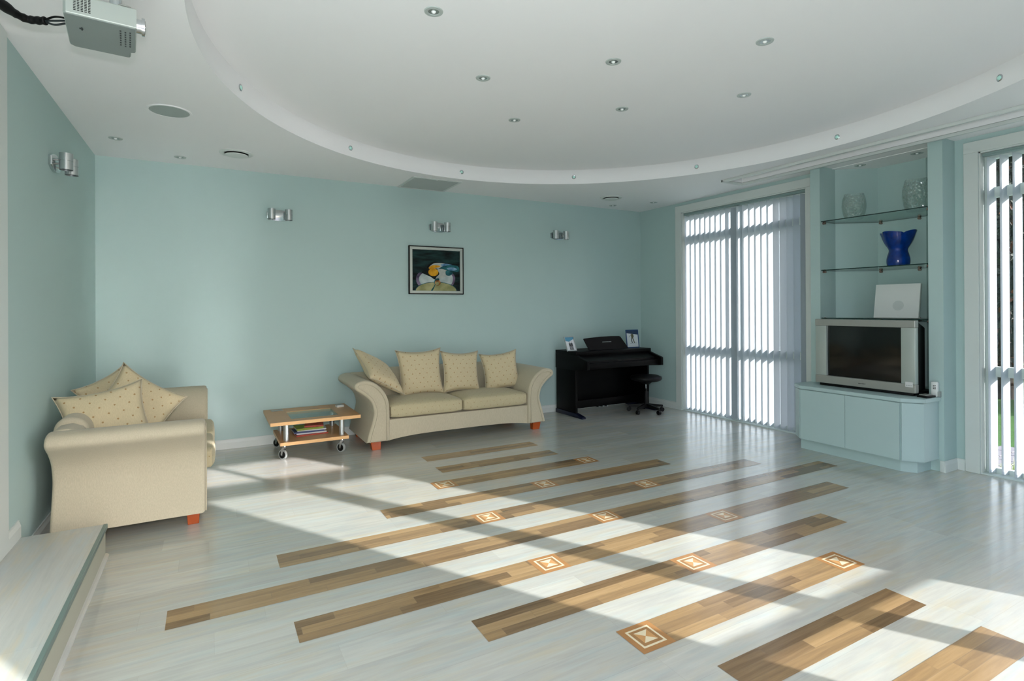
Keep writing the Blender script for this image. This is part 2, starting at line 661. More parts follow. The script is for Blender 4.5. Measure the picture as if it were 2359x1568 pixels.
# ---- floor: white boards with the inlaid oak strips and square medallions
STRIPS = [(5.281, 1.857, 3.128), (4.869, 1.852, 3.121), (4.459, 1.649, 3.322), (4.044, 1.102, 3.848), (3.622, .350, 4.600),
          (3.221, -.190, 5.154), (2.808, .347, 4.611), (2.400, 1.091, 3.867), (1.991, 1.637, 3.326), (1.595, 1.849, 3.137),
          (1.190, 1.852, 3.151)]
SW = .1895
TILES = {2: (1.649, 3.322 - SW), 3: (2.392,), 4: (1.646, 3.138), 5: (2.386,), 6: (1.64, 3.13), 7: (2.38,), 8: (1.637, 3.326 - SW)}
bm = nb()
plate(bm, [(XL - .02, YF - .02), (XR + .02, YF - .02), (XR + .02, YB + .02), (XL - .02, YB + .02)], [], 0, 0)
for f in bm.faces:
    f.normal_update()
    if f.normal.z < 0:
        f.normal_flip()


def quad(bm, x0, x1, y0, y1, z, m_):
    f = bm.faces.new([bm.verts.new(p) for p in ((x0, y0, z), (x1, y0, z), (x1, y1, z), (x0, y1, z))])
    f.material_index = m_
    return f


def tri(bm, pts, z, m_):
    f = bm.faces.new([bm.verts.new((p[0], p[1], z)) for p in pts])
    f.normal_update()
    if f.normal.z < 0:
        f.normal_flip()
    f.material_index = m_


meta = {}
for i, (yt, x0, x1) in enumerate(STRIPS):
    f = quad(bm, x0, x1, yt - SW, yt, .0012, 1)
    meta[f.index] = i
    for tx in TILES.get(i, ()):
        y0 = yt - SW
        e = SW
        quad(bm, tx, tx + e, y0, yt, .0017, 2)
        a = .028
        quad(bm, tx + a, tx + e - a, y0 + a, yt - a, .0022, 4)
        a = .039
        quad(bm, tx + a, tx + e - a, y0 + a, yt - a, .0026, 3)
        a = .056
        quad(bm, tx + a, tx + e - a, y0 + a, yt - a, .0030, 5)
        cx_, cy_ = tx + e / 2, y0 + e / 2
        tri(bm, [(tx + a, y0 + a), (tx + e - a, y0 + a), (cx_, cy_)], .0036, 4)
        tri(bm, [(tx + a, yt - a), (tx + e - a, yt - a), (cx_, cy_)], .0036, 4)
bm.faces.ensure_lookup_table()


def fuv(co, f):
    if f.material_index == 1:
        c = f.calc_center_median()
        k = min(range(11), key=lambda i: abs(STRIPS[i][0] - SW / 2 - c.y))
        return (co.x - STRIPS[k][1] + .33 * (k % 3), (STRIPS[k][0] - co.y) / SW * .19 * .9999 + .19 * 10 * k)
    return (co.x, co.y - 1.191 + 19)


uv_xy(bm, fuv)
struct(obj('floor', bm, [M['floor'], M['oak'], M['inlay'], M['inlay_dark'], M['inlay_pale'], M['inlay_gold']]),
       'whitewashed board floor with inlaid dark oak strips and square medallions')

# ---- walls
WZ = 3.188
struct(obj('wall_back', BX(XL - .15, XR + .15, YB, YB + .15, 0, WZ), M['wall']), 'pale teal back wall')
bm = BX(XL - .15, XL, 3.64, YB, 0, WZ)
box(bm, XL - .15, XL, YF, 2.75, 0, WZ)
box(bm, XL - .15, XL, 2.75, 3.64, 2.35, WZ)
struct(obj('wall_left', bm, M['wall']), 'pale teal left wall')

W1 = (3.876, 5.775)
W2 = (.36, 2.262)
NY0, NY1 = 2.558, 3.575
bm = nb()
for (a, b_) in ((5.775, YB), (2.262, NY0 - .02), (NY1 + .02, 3.876), (YF, .36)):
    box(bm, XR, XR + TH, a, b_, 0, WZ)
for (a, b_) in (W1, W2):
    box(bm, XR, XR + TH, a, b_, 2.864, WZ)
struct(obj('wall_right', bm, M['wall']), 'pale teal window wall')

# niche shell between the two windows (bay with two slanted back corners)
NP = [(6.155, NY1), (6.06, NY1), (6.40, 3.31), (6.40, 2.85), (6.06, NY0), (6.155, NY0)]
bm = nb()
inner = [(XR - .001, NY1), (6.06, NY1), (6.40, 3.31), (6.40, 2.85), (6.06, NY0), (XR - .001, NY0)]
outer = [(XR - .001, NY1 + .08), (6.48, NY1 + .08), (6.48, NY0 - .08), (XR - .001, NY0 - .08)]
poly = inner + outer[::-1]
prism(bm, poly, 'z', 0, WZ)
struct(obj('wall_niche', bm, M['wall']), 'shelf niche walls between the two windows')
bm = BX(XR - .0, 6.48, NY0 - .08, NY1 + .08, ZC - .005, 3.21)
struct(obj('ceiling_niche', bm, M['ceil']))
bm = BX(5.777, XR, 2.442, NY0, 0, ZC)
struct(obj('wall_pilaster', bm, M['wall']), 'teal pilaster right of the niche')
bm = BX(5.777, XR, NY1, 3.682, 0, ZC)
struct(obj('wall_pilaster', bm, M['wall']), 'teal pilaster left of the niche')

# front wall behind the camera, two window openings
B1 = (3.26, 4.78)
B2 = (-.20, 1.37)
bm = nb()
for (a, b_) in ((XL, B2[0]), (B2[1], B1[0]), (B1[1], XR)):
    box(bm, a, b_, YF - .12, YF, 0, WZ)
for (a, b_) in (B1, B2):
    box(bm, a, b_, YF - .12, YF, 2.92, WZ)
struct(obj('wall_front', bm, M['wall']), 'wall behind the camera')

# ---- ceiling: lower ring, oval rim, raised oval, trough slot
NS = 128
ell = [(ECX + ERX * math.cos(2 * math.pi * i / NS), ECY + ERY * math.sin(2 * math.pi * i / NS)) for i in range(NS)]
TX0, TX1, TY0, TY1 = 5.40, 5.70, YF, 4.50
bm = nb()
plate(bm, [(XL - .1, YF - .1), (XR + .1, YF - .1), (XR + .1, YB + .1), (XL - .1, YB + .1)],
      [ell, [(TX0, TY0 + .02), (TX1, TY0 + .02), (TX1, TY1), (TX0, TY1)]], ZC, 0)
lo = [bm.verts.new((p[0], p[1], ZC)) for p in ell]
up = [bm.verts.new((p[0], p[1], ZU)) for p in ell]
for i in range(NS):
    f = bm.faces.new((lo[i], lo[(i + 1) % NS], up[(i + 1) % NS], up[i]))
    f.smooth = True
ct = bm.verts.new((ECX, ECY, ZU))
for i in range(NS):
    bm.faces.new((up[i], up[(i + 1) % NS], ct))
box(bm, XL - .15, XR + TH, YF - .12, YB + .15, ZU + .01, ZU + .08)
struct(obj('ceiling', bm, M['ceil']), 'white ceiling with a raised oval')

# trough beside the window wall
tr = thing('ceiling_trough', 'long white recessed trough in the ceiling beside the window wall', 'ceiling trough', (TX0, 0, ZC))
bm = nb()
box(bm, 0, .30, TY0 + .02, TY1, .10, .12)
box(bm, -.01, 0, TY0 + .02, TY1, 0, .12)
box(bm, .30, .31, TY0 + .02, TY1, 0, .12)
box(bm, 0, .30, TY1, TY1 + .01, 0, .12)
obj('channel', bm, M['ceil'], tr)
for x in (-.035, .30):
    obj('lip', BX(x, x + .035, TY0 + .02, TY1 + .03, -.030, 0.0, bev=.005), M['trim'], tr)
obj('end_lip', BX(-.035, .335, TY1, TY1 + .035, -.026, -.0005, bev=.004), M['trim'], tr)

# ---- baseboards, architraves
BBP = [(0, 0), (.016, 0), (.016, .065), (.008, .09), (.008, .10), (0, .10)]
bm = nb()
prism(bm, [(YB - a, z) for a, z in BBP], 'x', XL, XR)
struct(obj('baseboard_back', bm, M['trim']))
bm = nb()
prism(bm, [(XR - a, z) for a, z in BBP], 'y', 5.884, YB - .016)
struct(obj('baseboard_right', bm, M['trim']))
bm = nb()
prism(bm, [(XR - a, z) for a, z in BBP], 'y', 2.372, 2.442 - .0)
prism(bm, [(2.442 - a, z) for a, z in BBP], 'x', 5.777 - .016, XR)
box(bm, 5.777 - .016, 5.777, 2.442, 2.47, 0, .10, bev=.003)
struct(obj('baseboard_pilaster', bm, M['trim']))
bm = nb()
prism(bm, [(XL + a, z) for a, z in BBP], 'y', 4.16, YB - .016)
prism(bm, [(XL + a, z + .19) for a, z in BBP], 'y', 3.925, 4.15)
struct(obj('baseboard_left', bm, M['trim']))


def architrave(name, y0, y1, zt, w=.108):
    bm = nb()
    x0, x1 = XR - .018, XR + .0
    box(bm, x0, x1, y0 - w, y0, 0, zt, bev=.003)
    box(bm, x0, x1, y1, y1 + w, 0, zt, bev=.003)
    box(bm, x0 - .001, x1, y0 - w, y1 + w, zt, zt + w - .008, bev=.003)
    # reveal lining
    box(bm, XR, XR + TH, y0 - .0, y0 + .012, 0, zt)
    box(bm, XR, XR + TH, y1 - .012, y1, 0, zt)
    box(bm, XR, XR + TH, y0, y1, zt - .012, zt)
    struct(obj(name, bm, M['trim']))


architrave('trim_1', W1[0], W1[1], 2.864)
architrave('trim_2', W2[0], W2[1], 2.864)
bm = nb()
box(bm, XL, XL + .018, 3.62, 3.925, .19, ZC - .002, bev=.004)
struct(obj('trim_3', bm, M['trim']), 'white door architrave on the left wall')
bm = nb()
box(bm, XL - .08, XL - .04, 2.75, 3.64, .19, 2.35)
for z0, z1 in ((.35, 1.1), (1.25, 2.2)):
    box(bm, XL - .045, XL - .03, 2.87, 3.52, z0, z1, bev=.005)
struct(obj('door_1', bm, M['trim']), 'white panelled door in the left wall')


def window_right(name, y0, y1, label):
    root = thing(name, label, None, (XR + .11, 0, 0))
    root['kind'] = 'structure'
    bm = nb()
    ym = (y0 + y1) / 2
    D = .05
    for a, b_ in ((y0 + .012, y0 + .055), (y1 - .055, y1 - .012), (ym - .05, ym + .05)):
        box(bm, -D / 2, D / 2, a, b_, .03, 2.85)
    for z0, z1 in ((0, .06), (.865, .955), (2.455, 2.545), (2.80, 2.852)):
        box(bm, -D / 2 - .002, D / 2 + .002, y0 + .012, y1 - .012, z0, z1)
    obj('window_frame', bm, M['frame'], root)
    for a, b_ in ((y0 + .055, ym - .05), (ym + .05, y1 - .055)):
        for z0, z1 in ((.06, .865), (.955, 2.455), (2.545, 2.80)):
            obj('pane', BX(.0, .004, a, b_, z0, z1), M['pane'], root)
    obj('sill', BX(-.11, .05, y0, y1, -.02, .012, bev=.003), M['frame'], root)
    return root


window_right('window_1', *W1, 'tall window left of the shelf niche')
window_right('window_2', *W2, 'tall window at the right edge beside the niche')


def window_front(name, x0, x1, label):
    root = thing(name, label, None, (0, YF - .06, 0))
    root['kind'] = 'structure'
    bm = nb()
    D = .05
    xm = x0 + (x1 - x0) * .50
    for a, b_ in ((x0, x0 + .04), (x1 - .04, x1)):
        box(bm, a, b_, -D / 2, D / 2, .0, 2.92)
    box(bm, xm - .085, xm + .085, -D / 2, D / 2, .0, 2.43)
    box(bm, xm - .04, xm + .0, -D / 2, D / 2, 2.43, 2.92)
    for z0, z1 in ((0, .06), (.925, .98), (2.43, 2.59), (2.895, 2.93)):
        box(bm, x0, x1, -D / 2 - .002, D / 2 + .002, z0, z1)
    obj('window_frame', bm, M['frame'], root)
    for a, b_ in ((x0 + .04, xm - .085), (xm + .085, x1 - .04)):
        for z0, z1 in ((.06, .925), (.98, 2.43)):
            obj('pane', BX(a, b_, 0, .004, z0, z1), M['pane'], root)
    return root


window_front('window_3', *B1, 'window behind the camera, right')
window_front('window_4', *B2, 'window behind the camera, left')


# ---- vertical blinds
def slat_bm(h):
    bm = nb()
    n = 6
    pts = []
    for i in range(n + 1):
        t = -1 + 2 * i / n
        pts.append((t * .050, .003 * (1 - t * t)))
    A = [bm.verts.new((x, y, -.018)) for x, y in pts]
    B = [bm.verts.new((x, y, -h)) for x, y in pts]
    for i in range(n):
        bm.faces.new((A[i], A[i + 1], B[i + 1], B[i]))
    r = bmesh.ops.extrude_face_region(bm, geom=list(bm.faces))
    for v in r['geom']:
        if isinstance(v, bmesh.types.BMVert):
            v.co.y += .0009
    bmesh.ops.recalc_face_normals(bm, faces=bm.faces)
    box(bm, -.040, .040, -.0005, .004, -h, -h + .028)
    return bm


def blind(y0, y1, ang, label, shut=0, first=[None]):
    root = thing('vertical_blind', label, 'blind', (XR + .052, 0, 2.852))
    bm = nb()
    box(bm, -.022, .022, y0 + .014, y1 - .014, -.03, 0, bev=.003)
    box(bm, -.027, -.022, y0 + .014, y1 - .014, -.012, -.004)
    box(bm, -.027, -.022, y0 + .014, y1 - .014, -.028, -.022)
    obj('head_rail', bm, M['track'], root)
    h = 2.80
    s0 = first[0]
    y = y0 + .06
    k = 0
    ys = []
    while y < y1 - .02:
        if s0 is None:
            s0 = first[0] = obj('slat', slat_bm(h), M['slat'], root)
            s = s0
        else:
            s = s0.copy()
            C.objects.link(s)
            s.parent = root
        a = ang if k >= shut else ang - 26 + 3 * k
        s.location = (0, y, -.03)
        s.rotation_euler = (0, 0, R(a + random.uniform(-1.2, 1.2)))
        ys.append(y)
        y += .0885
        k += 1
    for sx in (-.041, .041):
        bm = nb()
        pts = []
        for y in ys:
            ca, sa = math.cos(R(ang)), math.sin(R(ang))
            pts.append((sx * ca, y + sx * sa, -.03 - h + .012))
        for a, b_ in zip(pts, pts[1:]):
            m_ = [(a[i] + b_[i]) / 2 for i in range(3)]
            m_[2] -= .010
            tube(bm, [a, m_, b_], .0012, 5)
        obj('bottom_chain', bm, M['white'], root)
    return root


random.seed(3)
blind(W1[0], W1[1], -18, 'grey vertical blind over the window between the piano and the shelf niche', shut=0)
blind(W2[0], W2[1], -18, 'grey vertical blind at the right edge, lawn seen between its slats')

# ---- step platform on the left
SP = thing('step_platform', 'low whitewashed board step along the left wall in front of the loveseat', 'step', (0, 0, 0))
bm = BX(XL + .001, -.566, YF + .01, 4.14, .165, .19)
uv_xy(bm, lambda co, f: (co.y + .4, co.x + .97 + 19))
obj('tread', bm, M['step'], SP)
bm = BX(XL + .001, -.562, YF + .01, 4.132, .0, .165)
uv_xy(bm, lambda co, f: (co.y, co.z + .01))
obj('riser', bm, mat('riser_beige', 'a7a796', .5, var=.03), SP)
bm = nb()
prism(bm, [(-.572, .1912), (-.555, .1912), (-.552, .188), (-.552, .166), (-.562, .166), (-.566, .186)], 'y', YF + .01, 4.142)
obj('nosing', bm, M['nosing'], SP)
bm = nb()
prism(bm, [(-.562, 0), (-.543, 0), (-.544, .008), (-.553, .015), (-.562, .018)], 'y', YF + .01, 4.13)
uv_xy(bm, lambda co, f: (co.y, co.z))
obj('edging_strip', bm, M['step'], SP)

#SECTION2
# ================================================================ furniture
# ---- sofas (front faces local -y, width along x, origin on the floor at the middle)
ARM = [(0, .09), (.028, .20), (.070, .34), (.078, .42), (.045, .52), (-.035, .60), (-.105, .650), (-.124, .685),
       (-.105, .722), (-.06, .742), (.0, .745), (.07, .725), (.14, .675), (.20, .60), (.236, .51), (.248, .40)]


def arm_profile():
    c = crom(ARM, 5)
    return [(p[0], p[1]) for p in c] + [(.248, .09)]


def inset(poly, d):
    out = []
    n = len(poly)
    for i in range(n):
        a, b_, c = Vector(poly[i - 1]), Vector(poly[i]), Vector(poly[(i + 1) % n])
        t = (c - a)
        if t.length < 1e-6:
            t = b_ - a
        t.normalize()
        out.append((b_.x - t.y * d, b_.y + t.x * d))
    return out


def seat_cushion(x0, x1, y0, y1, z0, z1):
    bm = BX(x0, x1, y0, y1, z0, z1)
    bmesh.ops.subdivide_edges(bm, edges=bm.edges[:], cuts=7, use_grid_fill=True)
    cx_, cy_, cz_ = (x0 + x1) / 2, (y0 + y1) / 2, (z0 + z1) / 2
    hx, hy, hz = (x1 - x0) / 2, (y1 - y0) / 2, (z1 - z0) / 2
    r = .045
    l = bm.loops.layers.uv.verify()
    for f in bm.faces:
        f.normal_update()
        n = f.normal
        for lp in f.loops:
            co = lp.vert.co
            if abs(n.z) > .7:
                lp[l].uv = (co.x, co.y)
            elif abs(n.y) > .7:
                lp[l].uv = (co.x, co.z + .02)
            else:
                lp[l].uv = (co.y, co.z + .02)
    for v in bm.verts:
        p = v.co - Vector((cx_, cy_, cz_))
        q = Vector((max(-hx + r, min(hx - r, p.x)), max(-hy + r, min(hy - r, p.y)), max(-hz + r, min(hz - r, p.z))))
        d = p - q
        if d.length > r:
            d = d * (r / d.length)
        p = q + d
        k = (1 - (p.x / hx) ** 2) * (1 - (p.y / hy) ** 2)
        if p.z > 0:
            p.z += .022 * k * (p.z / hz)
        fr = max(0, -p.y / hy)
        p.y -= .014 * (1 - (p.x / hx) ** 4) * (1 - (p.z / hz) ** 2) * (fr > .9)
        v.co = p + Vector((cx_, cy_, cz_))
    return bm


def build_sofa(label, W, D, loc, rotz, nseat, fwd=0.0):
    t = thing('sofa', label, 'sofa', loc, (0, 0, rotz))
    hw, hd = W / 2, D / 2
    prof = arm_profile()
    for sgn in (-1, 1):
        P_ = [((x - hw) if sgn < 0 else (hw - x), z) for x, z in prof]
        bm = nb()
        prism(bm, P_, 'y', -hd, hd - .02, bev=.022, seg=4)
        bmesh.ops.recalc_face_normals(bm, faces=bm.faces)
        a = auto(obj('armrest', bm, M['sofa'], t), 50)
        # recessed front panel outlined by piping
        ins = inset(prof, .0)
        ctr = [Vector(p) for p in prof]
        pp = []
        n = len(prof)
        for i, p in enumerate(prof):
            a0, c0 = Vector(prof[max(i - 1, 0)]), Vector(prof[min(i + 1, n - 1)])
            tt = (c0 - a0).normalized()
            nn = Vector((tt.y, -tt.x))        # to the inside (profile runs clockwise seen from the front)
            q = Vector(p) + nn * .036
            pp.append(q)
        cl = []
        for q in pp:
            if q.y < .093:
                q.y = .093
            if not cl or (q - cl[-1]).length > .008:
                cl.append(q)
        # drop points where the narrow lip folds over itself
        cl = [q for q in cl if min((q - c).length for c in ctr) > .027]
        if len(cl) > 8:
            Q = [((q.x - hw) if sgn < 0 else (hw - q.x), q.y) for q in cl]
            bm = nb()
            tube(bm, [(q[0], -hd - .003, q[1]) for q in Q], .0055, 8, closed=False)
            obj('piping', bm, M['sofa'], a)
    ix = hw - .246
    # body rail, arched underneath
    bm = nb()
    n = 24
    low = [(-ix + 2 * ix * i / n, .09 + .036 * (1 - (2 * i / n - 1) ** 4)) for i in range(n + 1)]
    prism(bm, low + [(ix, .312), (-ix, .312)], 'y', -hd + .022, hd - .04, bev=.006, seg=2)
    auto(obj('seat_base', bm, M['sofa'], t), 40)
    # back
    bp = [(hd - .20, .30), (hd - .215, .55), (hd - .20, .70), (hd - .165, .765), (hd - .11, .792), (hd - .05, .785), (hd - .01, .74),
          (hd, .66), (hd - .015, .55), (hd - .03, .40)]
    bpp = [(p[0], p[1]) for p in crom(bp, 4)] + [(hd - .03, .12), (hd - .20, .12)]
    bm = nb()
    prism(bm, bpp, 'x', -hw + .19, hw - .19, bev=.03, seg=3)
    for s_ in (-1, 1):
        xa, xb = sorted((s_ * (hw + .012), s_ * (hw - .22)))
        prism(bm, [(hd - .20, .60), (hd - .20, .685), (hd - .165, .733), (hd - .11, .757), (hd - .05, .748), (hd - .012, .71), (hd - .005, .62), (hd - .03, .58)],
              'x', xa, xb, bev=.028, seg=4)
    auto(obj('backrest', bm, M['sofa'], t), 45)
    cw = 2 * (ix - .004) / nseat
    for i in range(nseat):
        a0 = -ix + .004 + i * cw
        auto(obj('seat_cushion', seat_cushion(a0 + .002, a0 + cw - .002, -hd + .004 - fwd, hd - .20, .315, .478), M['sofa_dots'], t), 60)
    for sx in (-1, 1):
        for sy in (-1, 1):
            bm = nb()
            cx_, cy_ = sx * (hw - .105), sy * (hd - .075)
            P0 = [(cx_ - .055, cy_ - .04), (cx_ + .055, cy_ - .04), (cx_ + .055, cy_ + .04), (cx_ - .055, cy_ + .04)]
            A = [bm.verts.new((cx_ + (x - cx_) * .84 - sx * .008, cy_ + (y - cy_) * .85, 0)) for x, y in P0]
            B = [bm.verts.new((x, y, .092)) for x, y in P0]
            bm.faces.new(A[::-1])
            bm.faces.new(B)
            for i in range(4):
                bm.faces.new((A[i], A[(i + 1) % 4], B[(i + 1) % 4], B[i]))
            bmesh.ops.bevel(bm, geom=bm.edges[:], offset=.004, segments=2, affect='EDGES', profile=.5)
            obj('leg', bm, M['leg'], t)
    return t


build_sofa('long cream sofa with flared arms against the back wall, four cushions on it', 2.205, .87, (2.532, 6.175, 0), 0, 2)
build_sofa('short cream loveseat with flared arms in the left corner, seen from its side', 1.834, .87, (-.465, 5.283, 0), R(90), 2, .055)


PINCH = .15


def pillow_bm(s=.56, T=.075, n=18, pinch=.15):
    bm = nb()
    l = bm.loops.layers.uv.verify()
    grid = {}
    for side in (1, -1):
        for i in range(n + 1):
            for j in range(n + 1):
                u, v = -1 + 2 * i / n, -1 + 2 * j / n
                edge = i in (0, n) or j in (0, n)
                if side == -1 and edge:
                    grid[(side, i, j)] = grid[(1, i, j)]
                    continue
                x = s / 2 * u * (1 - pinch * (1 - abs(v) ** 2.2) * abs(u))
                z = s / 2 * v * (1 - pinch * (1 - abs(u) ** 2.2) * abs(v))
                th = T * (max(0, (1 - u * u)) * max(0, (1 - v * v))) ** .38
                th *= 1 + .10 * math.sin(5 * u + 2) * math.sin(4 * v)
                grid[(side, i, j)] = bm.verts.new((x, side * th, z))
    for side in (1, -1):
        for i in range(n):
            for j in range(n):
                q = [grid[(side, i, j)], grid[(side, i + 1, j)], grid[(side, i + 1, j + 1)], grid[(side, i, j + 1)]]
                if side == 1:
                    q = q[::-1]
                f = bm.faces.new(q)
                f.smooth = True
                for lp in f.loops:
                    lp[l].uv = (lp.vert.co.x + side * .9 + 3, lp.vert.co.z + 3)
    return bm, grid, n


def pillow(label, center, ex, ey_n, s=.56, T=.075):
    """ex = direction of one side of the square, ey_n = facing direction"""
    ex = Vector(ex).normalized()
    nn = Vector(ey_n).normalized()
    ex = (ex - nn * ex.dot(nn)).normalized()
    ez = ex.cross(-nn) * -1
    ez = nn.cross(ex) * -1 if ez.length < .1 else ez
    ey = -nn                                   # local -y faces out
    ez = ex.cross(ey)
    m = Matrix((ex, ey, ez)).transposed().to_4x4()
    m.translation = Vector(center)
    bm, grid, n = pillow_bm(s, T)
    o = obj('cushion', bm, M['pillow'])
    o.matrix_world = m
    tag(o, label, 'cushion', 'scatter cushions on the sofas')
    ring = [(i, 0) for i in range(n)] + [(n, j) for j in range(n)] + [(i, n) for i in range(n, 0, -1)] + [(0, j) for j in range(n, 0, -1)]
    verts = [v.co.copy() for v in o.data.vertices]
    pts = []
    for i, j in ring:
        u, v = -1 + 2 * i / n, -1 + 2 * j / n
        pts.append((s / 2 * u * (1 - PINCH * (1 - abs(v) ** 2.2) * abs(u)), 0, s / 2 * v * (1 - PINCH * (1 - abs(u) ** 2.2) * abs(v))))
    bm = nb()
    tube(bm, pts, .004, 6, closed=True)
    p = obj('piping', bm, M['sofa'], o)
    return o


def diag(d, n):
    """side direction of a square whose diagonal runs along d"""
    d, n = Vector(d).normalized(), Vector(n).normalized()
    return (d + n.cross(d)) / math.sqrt(2)


pillow('cream cushion leaning diagonally against the left arm of the long sofa', (1.650, 6.08, .795), diag((.66, -.32, -.68), (.55, -.35, .70)), (.55, -.35, .70), .55, .085)
pillow('widest upright cushion on the long sofa, right beside the leaning one', (2.19, 6.235, .735), (1, 0, .02), (0, -1, .22), .57, .075)
pillow('upright cushion at the middle right of the long sofa', (2.71, 6.235, .715), (1, 0, -.03), (.05, -1, .22), .52, .075)
pillow('small cushion tilted against the right arm of the long sofa', (3.255, 6.21, .695), (1, 0, .05), (-.25, -1, .25), .50, .075)
pillow('front cushion on the loveseat, lying against its near arm', (-.64, 4.81, .70), (1, .05, .24), (.15, -.95, .42), .53, .10)
pillow('cushion standing on its corner at the middle of the loveseat', (-.515, 5.22, .725), (.85, .1, -.62), (.35, -.9, .35), .54, .08)
pillow('rearmost cushion on the loveseat, mostly hidden in the wall corner', (-.68, 5.52, .77), (.8, .3, .45), (.45, -.8, .3), .44, .06)

# ---- coffee table on casters
CT = thing('coffee_table', 'low beech coffee table on casters with a glass inset left of the long sofa', 'coffee table', (.512, 5.80, 0))
bm = nb()
TW, TDp = .87, .80
gx0, gx1, gy0, gy1 = .205, .67, .13, .57
for a in ((0, gx0, 0, TDp), (gx0, gx1, 0, gy0), (gx0, gx1, gy1, TDp)):
    box(bm, *a, .354, .387)
for f in bm.faces:
    f.normal_update()
    f.material_index = 1 if abs(f.normal.z) < .5 else 0
obj('table_top', bm, [M['beech'], M['beech_edge']], CT)
bm = nb()
box(bm, gx1 + .0015, TW, 0, TDp, .354, .387)
for f in bm.faces:
    f.normal_update()
    f.material_index = 1 if abs(f.normal.z) < .5 else 0
obj('side_leaf', bm, [M['beech'], M['beech_edge']], CT)
obj('glass_inset', BX(gx0, gx1, gy0, gy1, .376, .384), M['tableglass'], CT)
bm = BX(.09, .752, .02, .70, .148, .180)
for f in bm.faces:
    f.normal_update()
    f.material_index = 1 if abs(f.normal.z) < .5 else 0
obj('lower_shelf', bm, [M['beech'], M['beech_edge']], CT)
for x in (.155, .695):
    for y in (.10, .62):
        bm = nb()
        cyl(bm, (x, y, .180), (x, y, .354), .027, n=28)
        auto(obj('post', bm, M['alu'], CT))
for x in (.135, .700):
    for y in (.09, .63):
        bm = nb()
        cyl(bm, (x, y, .126), (x, y, .148), .016, n=16)
        box(bm, x - .026, x + .026, y - .026, y + .026, .142, .148)
        a = R(-50)
        for s in (-1, 1):
            ox, oy = -math.sin(a) * .0165 * s, math.cos(a) * .0165 * s
            prism_pts = [(0, .130), (.026, .10), (.030, .042), (.012, .042), (-.014, .128)]
            A = []
            B = []
            for (dx, z) in prism_pts:
                px, py = x + math.cos(a) * -dx + ox, y + math.sin(a) * -dx + oy
                A.append(bm.verts.new((px, py, z)))
                B.append(bm.verts.new((px + ox * .12, py + oy * .12, z)))
            bm.faces.new(A)
            bm.faces.new(B[::-1])
            for i in range(5):
                bm.faces.new((A[i], A[(i + 1) % 5], B[(i + 1) % 5], B[i]))
        bmesh.ops.recalc_face_normals(bm, faces=bm.faces)
        cst = obj('caster', bm, M['chrome'], CT)
        wx, wy = x - math.cos(a) * .018, y - math.sin(a) * .018
        d = Vector((-math.sin(a), math.cos(a), 0))
        c0 = Vector((wx, wy, .047))
        bm = nb()
        cyl(bm, c0 - d * .011, c0 + d * .011, .047, n=32, mat=0)
        cyl(bm, c0 - d * .0135, c0 + d * .0135, .037, n=32, mat=1)
        cyl(bm, c0 - d * .0155, c0 + d * .0155, .009, n=16, mat=2)
        auto(obj('wheel', bm, [M['tyre'], M['black'], M['chrome']], cst))

# things on the table
t = thing('remote_dock', 'small white box on the right of the beech coffee table', 'box', (1.285, 6.385, .387), (0, 0, R(8)))
obj('body', BX(-.040, .040, -.03, .03, 0, .022, bev=.004), M['white'], t)
obj('lid', BX(-.044, .030, -.02, .034, .022, .028, bev=.002), M['grey'], t)
o = obj('coaster', BX(-.06, .06, -.045, .045, 0, .006, bev=.002), M['silver'], loc=(.64, 6.50, .387), rot=(0, 0, R(6)))
tag(o, 'flat grey tray at the back left of the beech coffee table', 'tray')

mags = [(.0, .0, .32, .23, .010, 4, 'page', 'mag_r', 'bottom magazine with a red cover edge on the lower shelf'),
        (.01, .03, .30, .22, .012, -2, 'page', 'page', 'white paper booklet second from the bottom of the magazine pile'),
        (-.02, .03, .30, .21, .012, 2, 'page', 'mag_b', 'blue covered magazine in the middle of the pile'),
        (.02, .05, .29, .20, .012, -5, 'page', 'page', 'pale magazine under the two bright ones'),
        (-.01, .05, .27, .21, .020, 3, 'page', 'mag_g', 'yellow green magazine near the top of the pile'),
        (.05, .06, .19, .19, .016, -9, 'page', 'mag_r', 'topmost magazine with a red and yellow cover')]
z = .180
for dx, dy, ww, dd, h, a, pm, cm, lb in mags:
    t = thing('magazine', lb, 'magazine', (.93 + dx, 6.15 + dy, z), (0, 0, R(a)), 'magazines on the lower shelf of the coffee table')
    obj('pages', BX(-ww / 2 + .003, ww / 2, -dd / 2 + .002, dd / 2 - .002, .001, h - .001), M[pm], t)
    bm = nb()
    box(bm, -ww / 2, ww / 2, -dd / 2, dd / 2, h - .0012, h)
    box(bm, -ww / 2, ww / 2, -dd / 2, dd / 2, 0, .0012)
    box(bm, -ww / 2, ww / 2, -dd / 2 - .001, -dd / 2 + .003, 0, h)
    obj('cover', bm, M[cm], t)
    z += h

# ---- digital piano
PX0, PX1, PY = 4.35, 5.705, 6.60
PN = thing('digital_piano', 'black digital piano with a music rest in the right back corner', 'piano', ((PX0 + PX1) / 2, 6.3, 0))
hw = (PX1 - PX0) / 2


def PB(name, x0, x1, y0, y1, z0, z1, m='piano', bev=.004, par=None):
    return auto(obj(name, BX(x0, x1, y0 - 6.3, y1 - 6.3, z0, z1, bev=bev), M[m], par or PN))


